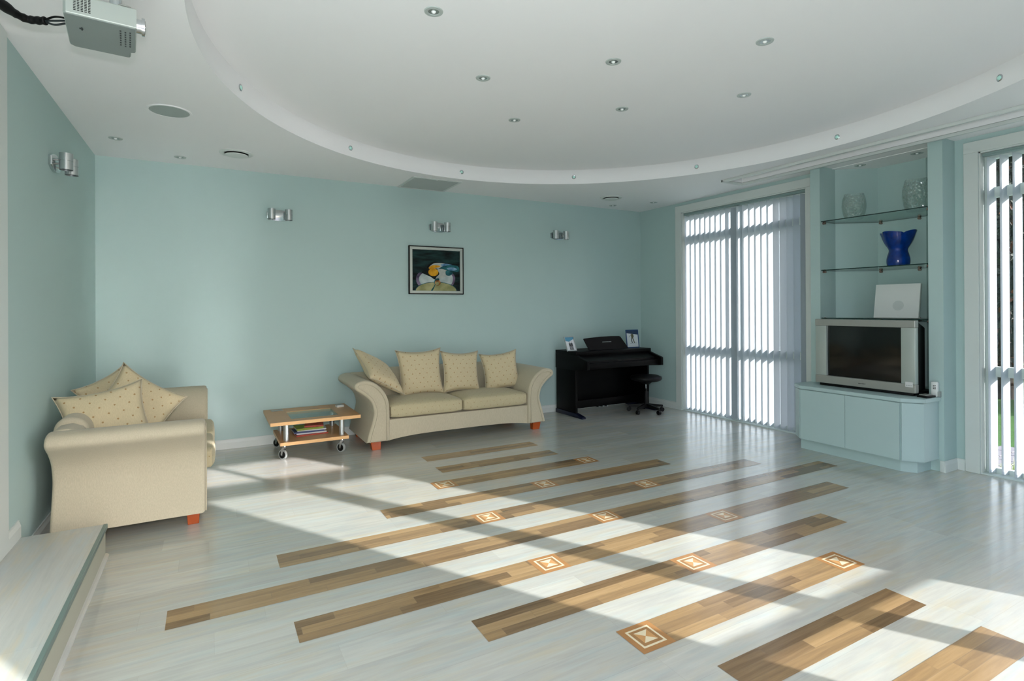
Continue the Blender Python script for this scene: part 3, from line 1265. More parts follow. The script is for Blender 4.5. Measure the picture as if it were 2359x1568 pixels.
PB('top_panel', -hw, hw, 6.10, PY, .845, .893)
for s in (-1, 1):
    bm = nb()
    x0, x1 = (-hw, -hw + .045) if s < 0 else (hw - .045, hw)
    prism(bm, [(6.11 - 6.3, .85), (5.87 - 6.3, .785), (5.85 - 6.3, .775), (5.85 - 6.3, .668), (6.11 - 6.3, .640), (PY - 6.3, .640), (PY - 6.3, .845)], 'x', x0, x1, bev=.003, seg=2)
    auto(obj('side_arm', bm, M['piano'], PN))
    x0, x1 = (-hw + .012, -hw + .05) if s < 0 else (hw - .05, hw - .012)
    PB('side_leg', x0, x1, 6.13, PY, .05, .64)
    bm = nb()
    prism(bm, [(5.965 - 6.3, 0), (5.96 - 6.3, .022), (6.02 - 6.3, .035), (6.13 - 6.3, .055), (PY - 6.3, .055), (PY - 6.3, 0)], 'x', x0 - .014, x1 + .014, bev=.004, seg=2)
    auto(obj('foot', bm, M['blue_black'], PN))
bm = nb()
prism(bm, [(6.12 - 6.3, .830), (5.975 - 6.3, .772), (5.975 - 6.3, .745), (6.12 - 6.3, .745)], 'x', -hw + .047, hw - .047, bev=.002, seg=2)
auto(obj('key_lid', bm, M['piano_lid'], PN))
PB('key_bed', -hw + .046, hw - .046, 5.90, 6.50, .668, .742)
PB('back_panel', -hw + .05, hw - .05, 6.44, 6.46, .10, .66)
PB('upper_front', -hw + .046, hw - .046, 6.14, 6.16, .742, .845)
PB('pedal_board', -hw + .05, hw - .05, 6.36, 6.40, .065, .175)
for i, x in enumerate((-.105, -.03, .045)):
    bm = nb()
    prism(bm, [(-.011, 0), (.011, 0), (.014, -.075), (.010, -.092), (-.010, -.092), (-.014, -.075)], 'z', .068, .078, bev=.003, seg=2)
    auto(obj('pedal', bm, M['chrome'], PN, loc=(x - .05, 6.36 - 6.3, 0)))
# music rest, leaning back
bm = nb()
pr = crom([(-.37, 0), (-.445, .165), (-.43, .178), (-.2, .195), (.1, .20), (.22, .195), (.25, .18), (.37, .02), (.36, 0)], 1)
pr = [(-.355, 0), (-.425, .150), (-.420, .162), (-.30, .172), (-.10, .182), (.08, .185), (.22, .182), (.245, .172), (.355, .012), (.36, 0)]
A = [bm.verts.new((x, .24 * z_, z_)) for x, z_ in pr]
B = [bm.verts.new((x, .24 * z_ + .012, z_)) for x, z_ in pr]
bm.faces.new(A[::-1])
bm.faces.new(B)
for i in range(len(pr)):
    bm.faces.new((A[i], A[(i + 1) % len(pr)], B[(i + 1) % len(pr)], B[i]))
bmesh.ops.recalc_face_normals(bm, faces=bm.faces)
mr = obj('music_rest', bm, M['piano'], PN, loc=(.03, -.035, .893))
bm = nb()
for k in range(9):
    box(bm, -.075 + k * .0185, -.075 + k * .0185 + .013, .0215, .0225, .102, .110)
obj('emblem', bm, M['grey'], mr, loc=(-.03, .0, 0))

# stool
ST = thing('piano_stool', 'black round swivel stool on casters in front of the digital piano', 'stool', (5.45, 5.93, 0))
bm = nb()
lathe(bm, [(0, .445), (.17, .447), (.205, .46), (.222, .485), (.215, .51), (.17, .528), (.08, .534), (0, .535)], 36)
auto(obj('seat', bm, M['black'], ST), 60)
bm = nb()
cyl(bm, (0, 0, .10), (0, 0, .30), .030, n=20, mat=0)
cyl(bm, (0, 0, .30), (0, 0, .40), .016, n=16, mat=0)
cyl(bm, (0, 0, .40), (0, 0, .447), .045, .11, n=20, mat=0)
auto(obj('column', bm, M['black'], ST))
bm = nb()
tube(bm, [(-.032, -.03, .445), (-.034, -.032, .36), (-.03, -.028, .34)], .006, 8)
obj('height_lever', bm, M['alu'], ST)
for k in range(5):
    a = R(200 + 72 * k)
    d = Vector((math.cos(a), math.sin(a), 0))
    b_ = Vector((-d.y, d.x, 0))
    bm = nb()
    P0, P1 = d * .02, d * .255
    A = [bm.verts.new(P0 + b_ * q[0] + Vector((0, 0, q[1]))) for q in ((-.022, .075), (.022, .075), (.018, .125), (-.018, .125))]
    B = [bm.verts.new(P1 + b_ * q[0] + Vector((0, 0, q[1]))) for q in ((-.016, .070), (.016, .070), (.014, .095), (-.014, .095))]
    bm.faces.new(A)
    bm.faces.new(B[::-1])
    for i in range(4):
        bm.faces.new((A[i], A[(i + 1) % 4], B[(i + 1) % 4], B[i]))
    bmesh.ops.recalc_face_normals(bm, faces=bm.faces)
    lg = obj('leg', bm, M['black'], ST)
    bm = nb()
    for s in (-1, 1):
        c0 = d * .245 + Vector((0, 0, .030)) + b_ * .011 * s
        cyl(bm, c0 - b_ * .008, c0 + b_ * .008, .030, n=22)
    cyl(bm, d * .245 + Vector((0, 0, .04)), d * .245 + Vector((0, 0, .075)), .009, n=12)
    auto(obj('caster', bm, M['black'], lg))


# photo frames on the piano
def leaning(name, label, loc, w_, h_, lean, rz, frame_m, draw):
    t = thing(name, label, 'picture frame', loc, (-lean, 0, rz))
    bw = .012
    bm = nb()
    box(bm, -w_ / 2, w_ / 2, 0, .012, 0, bw, bev=.0015)
    box(bm, -w_ / 2, w_ / 2, 0, .012, h_ - bw, h_, bev=.0015)
    box(bm, -w_ / 2, -w_ / 2 + bw, 0, .012, bw, h_ - bw, bev=.0015)
    box(bm, w_ / 2 - bw, w_ / 2, 0, .012, bw, h_ - bw, bev=.0015)
    obj('frame', bm, frame_m, t)
    bm = nb()
    mats = draw(bm, w_ - 2 * bw, h_ - 2 * bw, bw)
    obj('photograph', bm, mats, t)
    bm = nb()
    box(bm, -.02, .02, .012, .016, .01, h_ * .75)
    obj('strut', bm, M['dark'], t)
    return t


def flat(bm, pts, y, m_):
    f = bm.faces.new([bm.verts.new((p[0], y, p[1])) for p in pts])
    f.normal_update()
    if f.normal.y > 0:
        f.normal_flip()
    f.material_index = m_


def disc(cx_, cz_, rx, rz_=None, n=14, rot=0):
    rz_ = rz_ or rx
    return [(cx_ + rx * math.cos(a) * math.cos(rot) - rz_ * math.sin(a) * math.sin(rot),
             cz_ + rx * math.cos(a) * math.sin(rot) + rz_ * math.sin(a) * math.cos(rot)) for a in [2 * math.pi * i / n for i in range(n)]]


def draw_two(bm, w_, h_, z0):
    box(bm, -w_ / 2, w_ / 2, .006, .008, z0, z0 + h_, mat=0)
    flat(bm, [(-w_ / 2, z0 + h_ * .72), (-w_ * .1, z0 + h_ * .66), (w_ / 2, z0 + h_ * .85), (w_ / 2, z0 + h_), (-w_ / 2, z0 + h_)], .0057, 1)
    for cx_ in (-.012, .022):
        flat(bm, disc(cx_, z0 + h_ * .62, .008), .0054, 2)
        flat(bm, [(cx_ - .016, z0 + h_ * .54), (cx_ + .016, z0 + h_ * .54), (cx_ + .018, z0 + h_ * .30), (cx_ - .014, z0 + h_ * .30)], .0053, 2)
        flat(bm, [(cx_ - .012, z0 + h_ * .30), (cx_, z0 + h_ * .30), (cx_ + .002, z0 + .004), (cx_ - .012, z0 + .004)], .0052, 2)
        flat(bm, [(cx_ + .004, z0 + h_ * .30), (cx_ + .016, z0 + h_ * .30), (cx_ + .02, z0 + .004), (cx_ + .008, z0 + .004)], .0052, 2)
    return [M['snow'], M['skyprint'], M['ink']]


def draw_skier(bm, w_, h_, z0):
    box(bm, -w_ / 2, w_ / 2, .006, .008, z0, z0 + h_, mat=0)
    flat(bm, [(-w_ / 2, z0 + h_ * .84), (w_ / 2, z0 + h_ * .74), (w_ / 2, z0 + h_), (-w_ / 2, z0 + h_)], .0057, 1)
    c = .0
    flat(bm, disc(c - .003, z0 + h_ * .83, .010), .0054, 3)
    flat(bm, [(c - .022, z0 + h_ * .78), (c + .020, z0 + h_ * .78), (c + .026, z0 + h_ * .62), (c + .008, z0 + h_ * .52), (c - .018, z0 + h_ * .54)], .0053, 2)
    flat(bm, [(c - .018, z0 + h_ * .54), (c - .002, z0 + h_ * .54), (c - .012, z0 + h_ * .40), (c + .002, z0 + h_ * .24), (c - .012, z0 + h_ * .24), (c - .026, z0 + h_ * .40)], .0052, 3)
    flat(bm, [(c - .004, z0 + h_ * .56), (c + .012, z0 + h_ * .56), (c + .026, z0 + h_ * .40), (c + .040, z0 + h_ * .24), (c + .026, z0 + h_ * .24), (c + .010, z0 + h_ * .40)], .0051, 2)
    flat(bm, [(c - .045, z0 + h_ * .215), (c + .075, z0 + h_ * .225), (c + .075, z0 + h_ * .235), (c - .045, z0 + h_ * .225)], .005, 3)
    flat(bm, [(c - .022, z0 + h_ * .76), (c - .062, z0 + h_ * .60), (c - .060, z0 + h_ * .585), (c - .020, z0 + h_ * .73)], .005, 2)
    return [M['snow'], M['nightprint'], M['olive'], M['ink']]


leaning('photo_frame', 'silver photo frame of two people in snow on the left end of the piano', (4.425, 6.285, .893), .175, .215, R(22), R(4), M['grey'], draw_two)
leaning('photo_frame', 'blue photo frame with a skier on the right end of the piano', (5.545, 6.30, .893), .222, .270, R(8), R(-6), M['navy'], draw_skier)

# ---- painting on the back wall
PT = thing('painting', 'square abstract painting of a golden egg shape in a black and silver frame', 'painting', (2.552, YB - .001, 1.982))
pw, ph = .742, .612
bm = nb()
for (o_, i_, y0, y1, m_) in ((0, .012, -.035, 0, 0), (.012, .046, -.030, -.004, 1)):
    for (xa, xb, za, zb) in ((-pw / 2 + o_, pw / 2 - o_, -ph / 2 + o_, -ph / 2 + i_), (-pw / 2 + o_, pw / 2 - o_, ph / 2 - i_, ph / 2 - o_),
                             (-pw / 2 + o_, -pw / 2 + i_, -ph / 2 + i_, ph / 2 - i_), (pw / 2 - i_, pw / 2 - o_, -ph / 2 + i_, ph / 2 - i_)):
        box(bm, xa, xb, y0, y1, za, zb, mat=m_, bev=.002)
obj('frame', bm, [M['black'], M['silver_l']], PT)
cw_, chh = pw - .092, ph - .092


def paint_mat(name, a, b_, sc, stretch=(1, 1, 1)):
    m, nt, b = new_mat(name)
    tc = N(nt, 'ShaderNodeTexCoord')
    mp = N(nt, 'ShaderNodeMapping')
    mp.inputs['Scale'].default_value = stretch
    nt.links.new(tc.outputs['Object'], mp.inputs[0])
    nz = N(nt, 'ShaderNodeTexNoise')
    nz.inputs['Scale'].default_value = sc
    nz.inputs['Detail'].default_value = 4
    nt.links.new(mp.outputs[0], nz.inputs['Vector'])
    cr = N(nt, 'ShaderNodeValToRGB')
    cr.color_ramp.elements[0].position = .38
    cr.color_ramp.elements[1].position = .66
    cr.color_ramp.elements[0].color = rgb(a)
    cr.color_ramp.elements[1].color = rgb(b_)
    nt.links.new(nz.outputs['Fac'], cr.inputs[0])
    nt.links.new(cr.outputs[0], b.inputs['Base Color'])
    b.inputs['Roughness'].default_value = .6
    b.inputs['Specular IOR Level'].default_value = .15
    return m


pm = [paint_mat('painting_dark_bands', '050d0f', '1d3a38', 9, (.5, 1, 2.2)), paint_mat('painting_pale_mist', '7f8f90', 'b9c4c2', 5),
      paint_mat('painting_olive_disc', '7f8257', 'a9a67c', 6), paint_mat('painting_gold', 'b57d12', 'd8a129', 14),
      paint_mat('painting_black', '03090a', '0b1a1a', 6), paint_mat('painting_grey_wing', '8f9a97', 'b3b6ad', 10),
      paint_mat('painting_teal', '0b3c42', '2d6a70', 10), paint_mat('painting_blue', '335f86', '7fa3bc', 12),
      paint_mat('painting_bronze', '5c3517', 'c0905a', 20), paint_mat('painting_purple', '3c3548', '7a6f86', 8)]
bm = nb()
box(bm, -cw_ / 2, cw_ / 2, -.010, -.006, -chh / 2, chh / 2, mat=0)


def pu(x, y):
    """photograph-of-the-painting coordinates 0..1 from its top left"""
    return (-cw_ / 2 + cw_ * x, chh / 2 - chh * y)


def shp(pts, lay, m_, k=5):
    q = crom([pu(*p) for p in pts], k, closed=True)
    q = [(max(-cw_ / 2, min(cw_ / 2, p[0])), max(-chh / 2, min(chh / 2, p[1]))) for p in q]
    flat(bm, q, -.010 - .0003 * lay, m_)


shp([(.08, .68), (.16, .56), (.3, .60), (.5, .64), (.7, .60), (.84, .56), (.9, .68), (.86, .84), (.7, .97), (.3, .97), (.12, .86)], 1, 9)
shp([(.14, .70), (.22, .58), (.4, .62), (.5, .66), (.62, .62), (.80, .58), (.85, .70), (.80, .85), (.6, .95), (.3, .95), (.18, .84)], 2, 1)
flat(bm, [pu(.5 + .44 * math.cos(t), 1.0 - .22 * math.sin(t)) for t in [math.pi * i / 24 for i in range(25)]], -.0109, 6)
flat(bm, [pu(.5 + .425 * math.cos(t), 1.0 - .207 * math.sin(t)) for t in [math.pi * i / 24 for i in range(25)]], -.0112, 2)
flat(bm, [pu(*p) for p in ((.45, .88), (.48, .80), (.50, .80), (.46, .90), (.42, 1.0), (.38, 1.0))], -.0115, 6)
shp([(.30, .44), (.36, .34), (.46, .28), (.60, .31), (.74, .36), (.95, .37), (.78, .40), (.66, .46), (.5, .5), (.4, .5)], 3, 4)
shp([(.34, .44), (.40, .36), (.48, .315), (.60, .31), (.72, .33), (.82, .35), (.70, .37), (.60, .42), (.5, .46), (.4, .47)], 4, 5)
shp([(.60, .34), (.70, .325), (.84, .35), (.72, .365), (.63, .40)], 5, 7)
shp([(.34, .45), (.37, .40), (.45, .37), (.56, .38), (.57, .41), (.48, .44), (.38, .465)], 5, 3)
shp([(.58, .44), (.66, .38), (.80, .36), (.96, .38), (.98, .50), (.86, .52), (.72, .48)], 5, 6)
shp([(.72, .44), (.84, .41), (.94, .45), (.88, .49), (.78, .48)], 6, 7)
shp([(.19, .55), (.30, .48), (.48, .45), (.56, .48), (.57, .56), (.52, .66), (.46, .72), (.38, .66), (.26, .60)], 6, 4)
shp([(.52, .46), (.62, .46), (.74, .50), (.84, .56), (.80, .60), (.66, .66), (.54, .72), (.47, .76), (.50, .66), (.56, .58)], 7, 5)
shp([(.70, .50), (.78, .51), (.85, .55), (.78, .62), (.70, .60)], 8, 6)
flat(bm, [pu(*p) for p in disc(.435, .545, .105, .095, 24)], -.0127, 3)
shp([(.47, .72), (.53, .69), (.56, .72), (.52, .80), (.48, .84), (.45, .80)], 9, 6)
flat(bm, [pu(*p) for p in disc(.525, .80, .062, .07, 20)], -.0133, 8)
flat(bm, [pu(*p) for p in disc(.515, .82, .036, .038, 16)], -.0136, 2)
obj('canvas', bm, pm, PT)


# ---- wall lamps: lens-shaped mirror plate, two short spotlight tubes on stalks
def lamp(label, loc, rz):
    t = thing('wall_lamp', label, 'wall lamp', loc, (0, 0, rz), 'twin spotlight wall lamps')
    bm = nb()
    n = 20
    top = [(-.13 + .26 * i / n, .030 + .030 * (1 - (2 * i / n - 1) ** 2)) for i in range(n + 1)]
    botm = [(p[0], -p[1] - .004) for p in reversed(top)]
    prism(bm, top + botm, 'y', -.022, 0, bev=.003, seg=2)
    auto(obj('back_plate', bm, M['chrome'], t))
    for s in (-1, 1):
        bm = nb()
        x = s * .088
        cyl(bm, (x, -.092, .006), (x, -.092, .058), .040, n=28)
        cyl(bm, (x, -.092, .002), (x, -.092, .006), .036, n=28)
        cyl(bm, (x, -.092, -.058), (x, -.092, .002), .040, n=28, cap=False)
        cyl(bm, (x, -.092, -.058), (x, -.092, -.02), .034, .034, n=28, cap=False)
        sp = auto(obj('spotlight', bm, M['alu'], t))
        bm = nb()
        cyl(bm, (x, -.092, -.050), (x, -.092, -.040), .030, n=20)
        obj('bulb', bm, M['dark'], sp)
        bm = nb()
        cyl(bm, (x * .8, -.02, .012), (x * .95, -.060, .012), .006, n=10)
        cyl(bm, (x * .8, -.02, -.016), (x * .95, -.060, -.016), .006, n=10)
        obj('stalk', bm, M['chrome'], t)
    return t


L1 = lamp('twin spotlight wall lamp with a bright plate, leftmost on the back wall', (.688, YB, 2.545), 0)
dup(L1, (2.585, YB, 2.535), None, 'twin spotlight wall lamp right above the painting')
dup(L1, (4.425, YB, 2.540), None, 'twin spotlight wall lamp above the piano end of the back wall')
dup(L1, (XL, 4.99, 2.545), (0, 0, R(90)), 'twin spotlight wall lamp on the left wall above the loveseat')


# ---- ceiling fittings
def downlight(label, loc):
    t = thing('downlight', label, 'downlight', loc, (0, 0, 0), 'round recessed downlights')
    bm = nb()
    lathe(bm, [(.030, -.001), (.034, -.006), (.052, -.005), (.054, 0), (.030, 0)], 28)
    auto(obj('ring', bm, M['dlring'], t))
    bm = nb()
    lathe(bm, [(.030, -.003), (.022, .002), (.012, .003)], 24)
    auto(obj('reflector', bm, M['reflector'], t))
    bm = nb()
    lathe(bm, [(0, -.014), (.010, -.011), (.014, -.004), (.014, .002)], 14)
    auto(obj('bulb', bm, M['bulb'], t), 70)
    return t


DL = [((1.117, 2.925), 'downlight nearest the top edge in the raised oval, left one'), ((3.089, 2.262), 'downlight in the raised oval, top right of the picture'),
      ((2.425, 2.942), 'downlight in the middle of the raised oval'), ((1.757, 3.604), 'downlight in the raised oval, middle of its left row'),
      ((3.724, 2.916), 'downlight in the raised oval nearest the niche'), ((3.067, 3.611), 'downlight in the raised oval, right one of the rear pair'),
      ((2.395, 4.278), 'rearmost downlight in the raised oval, above the painting')]
first = None
for (p, lb) in DL:
    if first is None:
        first = downlight(lb, (p[0], p[1], ZU))
    else:
        dup(first, (p[0], p[1], ZU), None, lb)
for p, lb in (((-.72, 5.90), 'small grey downlight in the lower ceiling above the loveseat'), ((-.25, 6.34), 'small grey downlight in the lower ceiling near the back left corner'),
              ((5.62, 5.94), 'small downlight in the lower ceiling above the stool corner'), ((5.25, 6.40), 'small downlight behind the right round air vent')):
    dup(first, (p[0], p[1], ZC), None, lb)
for p, lb in (((6.10, 3.33), 'left downlight inside the niche ceiling'), ((6.12, 2.80), 'right downlight inside the niche ceiling')):
    dup(first, (p[0], p[1], ZC - .005), None, lb)


def rim_light(label, ang):
    a = R(ang)
    x, y = ECX + ERX * math.cos(a), ECY + ERY * math.sin(a)
    n = Vector((math.cos(a) / ERX, math.sin(a) / ERY, 0)).normalized()
    t = thing('rim_light', label, 'rim light', (x - n.x * .002, y - n.y * .002, 3.092), (0, 0, math.atan2(-n.y, -n.x)), 'glass eyelet lights around the oval rim')
    return t


def rim_parts(t):
    bm = nb()
    n = 24
    prof = [(.024, 0), (.025, .004), (.020, .007), (.016, .006)]
    rings = [[bm.verts.new((d, r * math.cos(k), r * math.sin(k))) for k in [2 * math.pi * i / n for i in range(n)]] for r, d in prof]
    for a, b_ in zip(rings, rings[1:]):
        for i in range(n):
            bm.faces.new((a[i], a[(i + 1) % n], b_[(i + 1) % n], b_[i]))
    auto(obj('ring', bm, M['chrome'], t))
    bm = nb()
    bmesh.ops.create_uvsphere(bm, u_segments=18, v_segments=10, radius=.016)
    for v in bm.verts:
        v.co.x = v.co.x * .5 + .006
    obj('lens', bm, M['bulb_teal'], t, smooth=True)


M['bulb_teal'] = mat('pale_green_lens', 'b4e8dc', .08, spec=1, coat=1)
first_r = None
for ang, lb in ((152.44, 'eyelet light on the oval rim, far left'), (119.78, 'eyelet light on the oval rim above the left wall lamp'),
                (88.95, 'eyelet light on the oval rim above the square air grille'), (58.91, 'eyelet light on the oval rim, right of the painting'),
                (28.81, 'eyelet light on the oval rim above the blind'), (-.81, 'eyelet light on the oval rim above the niche'),
                (-28.99, 'eyelet light on the oval rim at the right edge')):
    t = rim_light(lb, ang)
    if first_r is None:
        rim_parts(t)
        first_r = t
    else:
        for ch in list(first_r.children):
            c = ch.copy()
            C.objects.link(c)
            c.parent = t


def round_vent(label, loc):
    t = thing('round_air_vent', label, 'air vent', loc, (0, 0, 0), 'round ceiling air vents')
    bm = nb()
    lathe(bm, [(.105, .0), (.112, -.010), (.138, -.012), (.150, -.004), (.150, 0)], 40)
    auto(obj('ring', bm, M['vent'], t))
    bm = nb()
    lathe(bm, [(0, -.030), (.070, -.030), (.098, -.024), (.100, -.019), (.060, -.015), (0, -.015)], 40)
    auto(obj('disc', bm, M['vent'], t))
    bm = nb()
    lathe(bm, [(0, -.001), (.106, -.001)], 32)
    obj('duct', bm, M['black'], t)
    bm = nb()
    cyl(bm, (0, 0, -.02), (0, 0, 0), .012, n=12)
    obj('stem', bm, M['dark'], t)
    return t


v0 = round_vent('round white air vent in the ceiling near the back left corner', (.233, 5.935, ZC))
dup(v0, (4.855, 5.955, ZC), None, 'round white air vent in the ceiling above the piano')
t = thing('ceiling_speaker', 'large flat round speaker grille in the ceiling above the left wall lamp', 'speaker', (-.262, 4.908, ZC))
bm = nb()
lathe(bm, [(0, -.004), (.132, -.004), (.134, -.002)], 48)
auto(obj('grille', bm, M['grille'], t))
bm = nb()
lathe(bm, [(.133, 0), (.134, -.006), (.148, -.006), (.150, 0)], 48)
auto(obj('rim', bm, M['ceil'], t))

t = thing('return_air_grille', 'square grey return air grille in the ceiling before the back wall', 'air grille', (2.35, 6.335, ZC))
bm = nb()
h_ = .305
for a in ((-h_, h_, -h_, -h_ + .03), (-h_, h_, h_ - .03, h_), (-h_, -h_ + .03, -h_ + .03, h_ - .03), (h_ - .03, h_, -h_ + .03, h_ - .03)):
    box(bm, *a, -.008, 0, bev=.002)
obj('frame', bm, M['trim'], t)
bm = nb()
k = -h_ + .035
while k < h_ - .035:
    A = [bm.verts.new(p) for p in ((-h_ + .03, k, -.001), (h_ - .03, k, -.001), (h_ - .03, k + .008, -.006), (-h_ + .03, k + .008, -.006))]
    bm.faces.new(A)
    k += .0105
box(bm, -h_ + .03, h_ - .03, -h_ + .03, h_ - .03, -.0006, 0)
obj('louvres', bm, M['grille'], t)
obj('latch', BX(-.012, .012, -h_ + .03, -h_ + .05, -.009, -.002), M['trim'], t)

# ---- projector hanging from the ceiling
PR = thing('projector', 'silver projector hanging from the ceiling at the top left corner', 'projector', (-.425, 3.09, 2.75), (0, 0, R(6)))
bm = nb()
x0, x1, y0, y1 = -.128, .128, -.165, .190
prism(bm, [(x0, y0 + .01), (x0 + .01, y0), (x1, y0), (x1, .115), (x1 - .018, .125), (x1 - .02, .185), (x1 - .03, y1), (x0 + .02, y1), (x0, y1 - .02)], 'z', 0, .088, bev=.006, seg=3)
obj('body', bm, M['silver_l'], PR)
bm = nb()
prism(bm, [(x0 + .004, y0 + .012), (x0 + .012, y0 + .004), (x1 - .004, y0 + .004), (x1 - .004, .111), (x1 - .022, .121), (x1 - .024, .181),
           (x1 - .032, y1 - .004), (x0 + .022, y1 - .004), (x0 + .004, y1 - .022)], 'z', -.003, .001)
obj('shaded_underside', bm, mat('underside_shade_grey', '7d8683', .5), PR)  # added plate, its darker grey paints in the shade below the body
bm = nb()
for i in range(5):
    for j in range(9):
        xx = x0 + .035 + i * .0125
        box(bm, xx, xx + .0085, y0 - .0008, y0 + .002, .018 + j * .0068, .018 + j * .0068 + .0032)
obj('vent_slots', bm, M['black'], PR)
bm = nb()
c0 = Vector((x1, -.088, .045))
cyl(bm, c0, c0 + Vector((.022, 0, 0)), .031, n=28)
cyl(bm, c0 + Vector((.020, 0, 0)), c0 + Vector((.032, 0, 0)), .039, n=32)
ln = auto(obj('lens_barrel', bm, M['chrome'], PR))
bm = nb()
cyl(bm, c0 + Vector((.030, 0, 0)), c0 + Vector((.0335, 0, 0)), .029, n=28)
obj('lens_glass', bm, M['screen'], ln)
bm = nb()
cyl(bm, (.05, -.05, .088), (.05, -.05, .2590), .022, n=24)
cyl(bm, (.05, -.05, .250), (.05, -.05, .2592), .055, n=24)
auto(obj('ceiling_mount', bm, M['alu'], PR))
bm = nb()
cyl(bm, (.085, -.140, .088), (.085, -.140, .094), .026, n=24)
auto(obj('zoom_dial', bm, M['silver'], PR))
bm = nb()
random.seed(5)
for i in range(3):
    for j in range(7):
        xx, yy = x1 - .062 + i * .018, -.115 + j * .026 + (i % 2) * .006
        box(bm, xx, xx + .006, yy, yy + .013, -.0042, -.002)
obj('control_marks', bm, M['dark'], PR)
bm = nb()
box(bm, -.080, -.066, -.042, -.030, -.0042, -.002)
box(bm, -.074, -.068, -.052, -.020, -.0043, -.002)
obj('emblem', bm, M['dark'], PR)

# cable bundle from the top left into the projector's side
cb_ = thing('cable_bundle', 'black sheathed cable bundle running from the left into the projector', 'cable', (0, 0, 0))
P0 = Vector((-.555, 3.05, 2.785))


def W(x, y, z_):
    """point on the line of sight of a photo pixel, at height z_"""
    d = f_ + 0 * r_
    dd = f_ + (x - 1179.5) / FPX * r2 - (y - CYPX) / FPX * u2
    k = (z_ - 1.5) / dd.z
    return Vector((dd.x * k, dd.y * k, z_))


path = [W(-60, -30, 2.80), W(-10, 0, 2.80), W(30, 28, 2.80), W(60, 43, 2.80), W(85, 47, 2.80), W(106, 48, 2.80)]
path = crom(path, 5)
bm = nb()
random.seed(9)
tube(bm, path, [.017 + .0018 * math.sin(i * 1.9) + (.005 if i < 10 else 0) for i in range(len(path))], 12)
obj('sheath', bm, M['black'], cb_)
for k in range(3):
    bm = nb()
    e = W(152, 42 + 6 * k, 2.79)
    s_ = path[-3]
    mid = (s_ + e) / 2 + Vector((0, 0, .012 * (1 - k)))
    tube(bm, crom([s_, mid, e, e + Vector((.03, 0, 0))], 6), .0045, 8)
    obj('wire', bm, M['dark'] if k else M['black'], cb_)

# ================================================================ niche: cabinet, TV, shelves
CB = thing('tv_cabinet', 'pale blue media cabinet with chamfered corners below the shelf niche', 'cabinet', (0, 0, 0))
bm = nb()
prism(bm, [(XR + .05, 2.565), (5.80, 2.545), (5.545, 2.55), (5.48, 2.655), (5.48, 3.61), (5.56, 3.66), (5.80, 3.66), (XR + .05, 3.57)], 'z', 0, .115)
obj('plinth', bm, M['joinery'], CB)
bm = nb()
body = [(5.775, 2.482), (5.510, 2.482), (5.405, 2.615), (5.405, 3.560), (5.520, 3.680), (5.775, 3.680)]
prism(bm, body, 'z', .112, .635)
box(bm, 5.775, 6.30, 2.60, 3.54, .112, .635)
obj('carcass', bm, M['joinery'], CB)
bm = nb()
topp = [(5.776, 2.462), (5.498, 2.462), (5.385, 2.606), (5.385, 3.572), (5.508, 3.700), (5.776, 3.700)]
prism(bm, topp, 'z', .638, .674, bev=.006, seg=2)
prism(bm, [(5.776, NY0 + .001), (6.058, NY0 + .001), (6.395, 2.853), (6.395, 3.307), (6.058, NY1 - .001), (5.776, NY1 - .001)], 'z', .638, .674)
obj('cabinet_top', bm, M['joinery'], CB)
for a, b_ in ((2.619, 3.098), (3.101, 3.556)):
    obj('door', BX(5.388, 5.405, a, b_, .122, .632, bev=.002), M['joinery'], CB)


def slant_panel(p, q, th):
    p, q = Vector(p), Vector(q)
    d = (q - p).normalized()
    n = Vector((d.y, -d.x))
    if n.x > 0:
        n = -n
    a = p + d * .002
    b_ = q - d * .002
    return [tuple(a), tuple(b_), tuple(b_ + n * th), tuple(a + n * th)]


bm = nb()
prism(bm, slant_panel((5.405, 2.615), (5.510, 2.482), .016), 'z', .122, .632)
obj('corner_panel', bm, M['joinery'], CB)
bm = nb()
prism(bm, slant_panel((5.405, 3.560), (5.520, 3.680), .016), 'z', .122, .632)
obj('corner_panel', bm, M['joinery'], CB)

# television (wide CRT set)
TV = thing('television', 'silver wide tube television with a dark screen standing on the pale blue cabinet', 'television', (5.58, 3.045, .675))
HWt = .468


def TB(name, x0, x1, y0, y1, z0, z1, m, bev=.004, par=None):
    return auto(obj(name, BX(x0, x1, y0, y1, z0, z1, bev=bev), M[m], par or TV))


TB('base', .03, .42, -HWt + .03, HWt - .03, 0, .030, 'black')
bm = nb()
FZ0, FZ1 = .028, .690
sy0, sy1, sz0, sz1 = -.348, .352, .108, .622
obj('bezel', BX(0, .06, -HWt, HWt, FZ0, sz0, bev=.006), M['silver'], TV)
obj('bezel', BX(0, .06, -HWt, HWt, sz1, FZ1, bev=.006), M['silver'], TV)
for s in (-1, 1):
    a, b_ = (-HWt + .003, sy0) if s < 0 else (sy1, HWt - .003)
    TB('speaker_panel', .003, .06, a, b_, sz0, sz1, 'silver_l')
bm = nb()
g = 14
vv = []
for i in range(g + 1):
    for j in range(g + 1):
        u, v = -1 + 2 * i / g, -1 + 2 * j / g
        vv.append(bm.verts.new((.022 + .016 * (u * u + v * v) * .5, (sy0 + sy1) / 2 + u * (sy1 - sy0) / 2, (sz0 + sz1) / 2 + v * (sz1 - sz0) / 2)))
for i in range(g):
    for j in range(g):
        a = i * (g + 1) + j
        f = bm.faces.new((vv[a], vv[a + 1], vv[a + g + 2], vv[a + g + 1]))
        f.smooth = True
for f in bm.faces:
    f.normal_update()
if bm.faces[:][0].normal.x > 0:
    bmesh.ops.reverse_faces(bm, faces=bm.faces[:])
obj('screen', bm, M['screen'], TV)
bm = nb()
A = [(.06, -HWt + .01, .04), (.06, HWt - .01, .04), (.06, HWt - .01, .68), (.06, -HWt + .01, .68)]
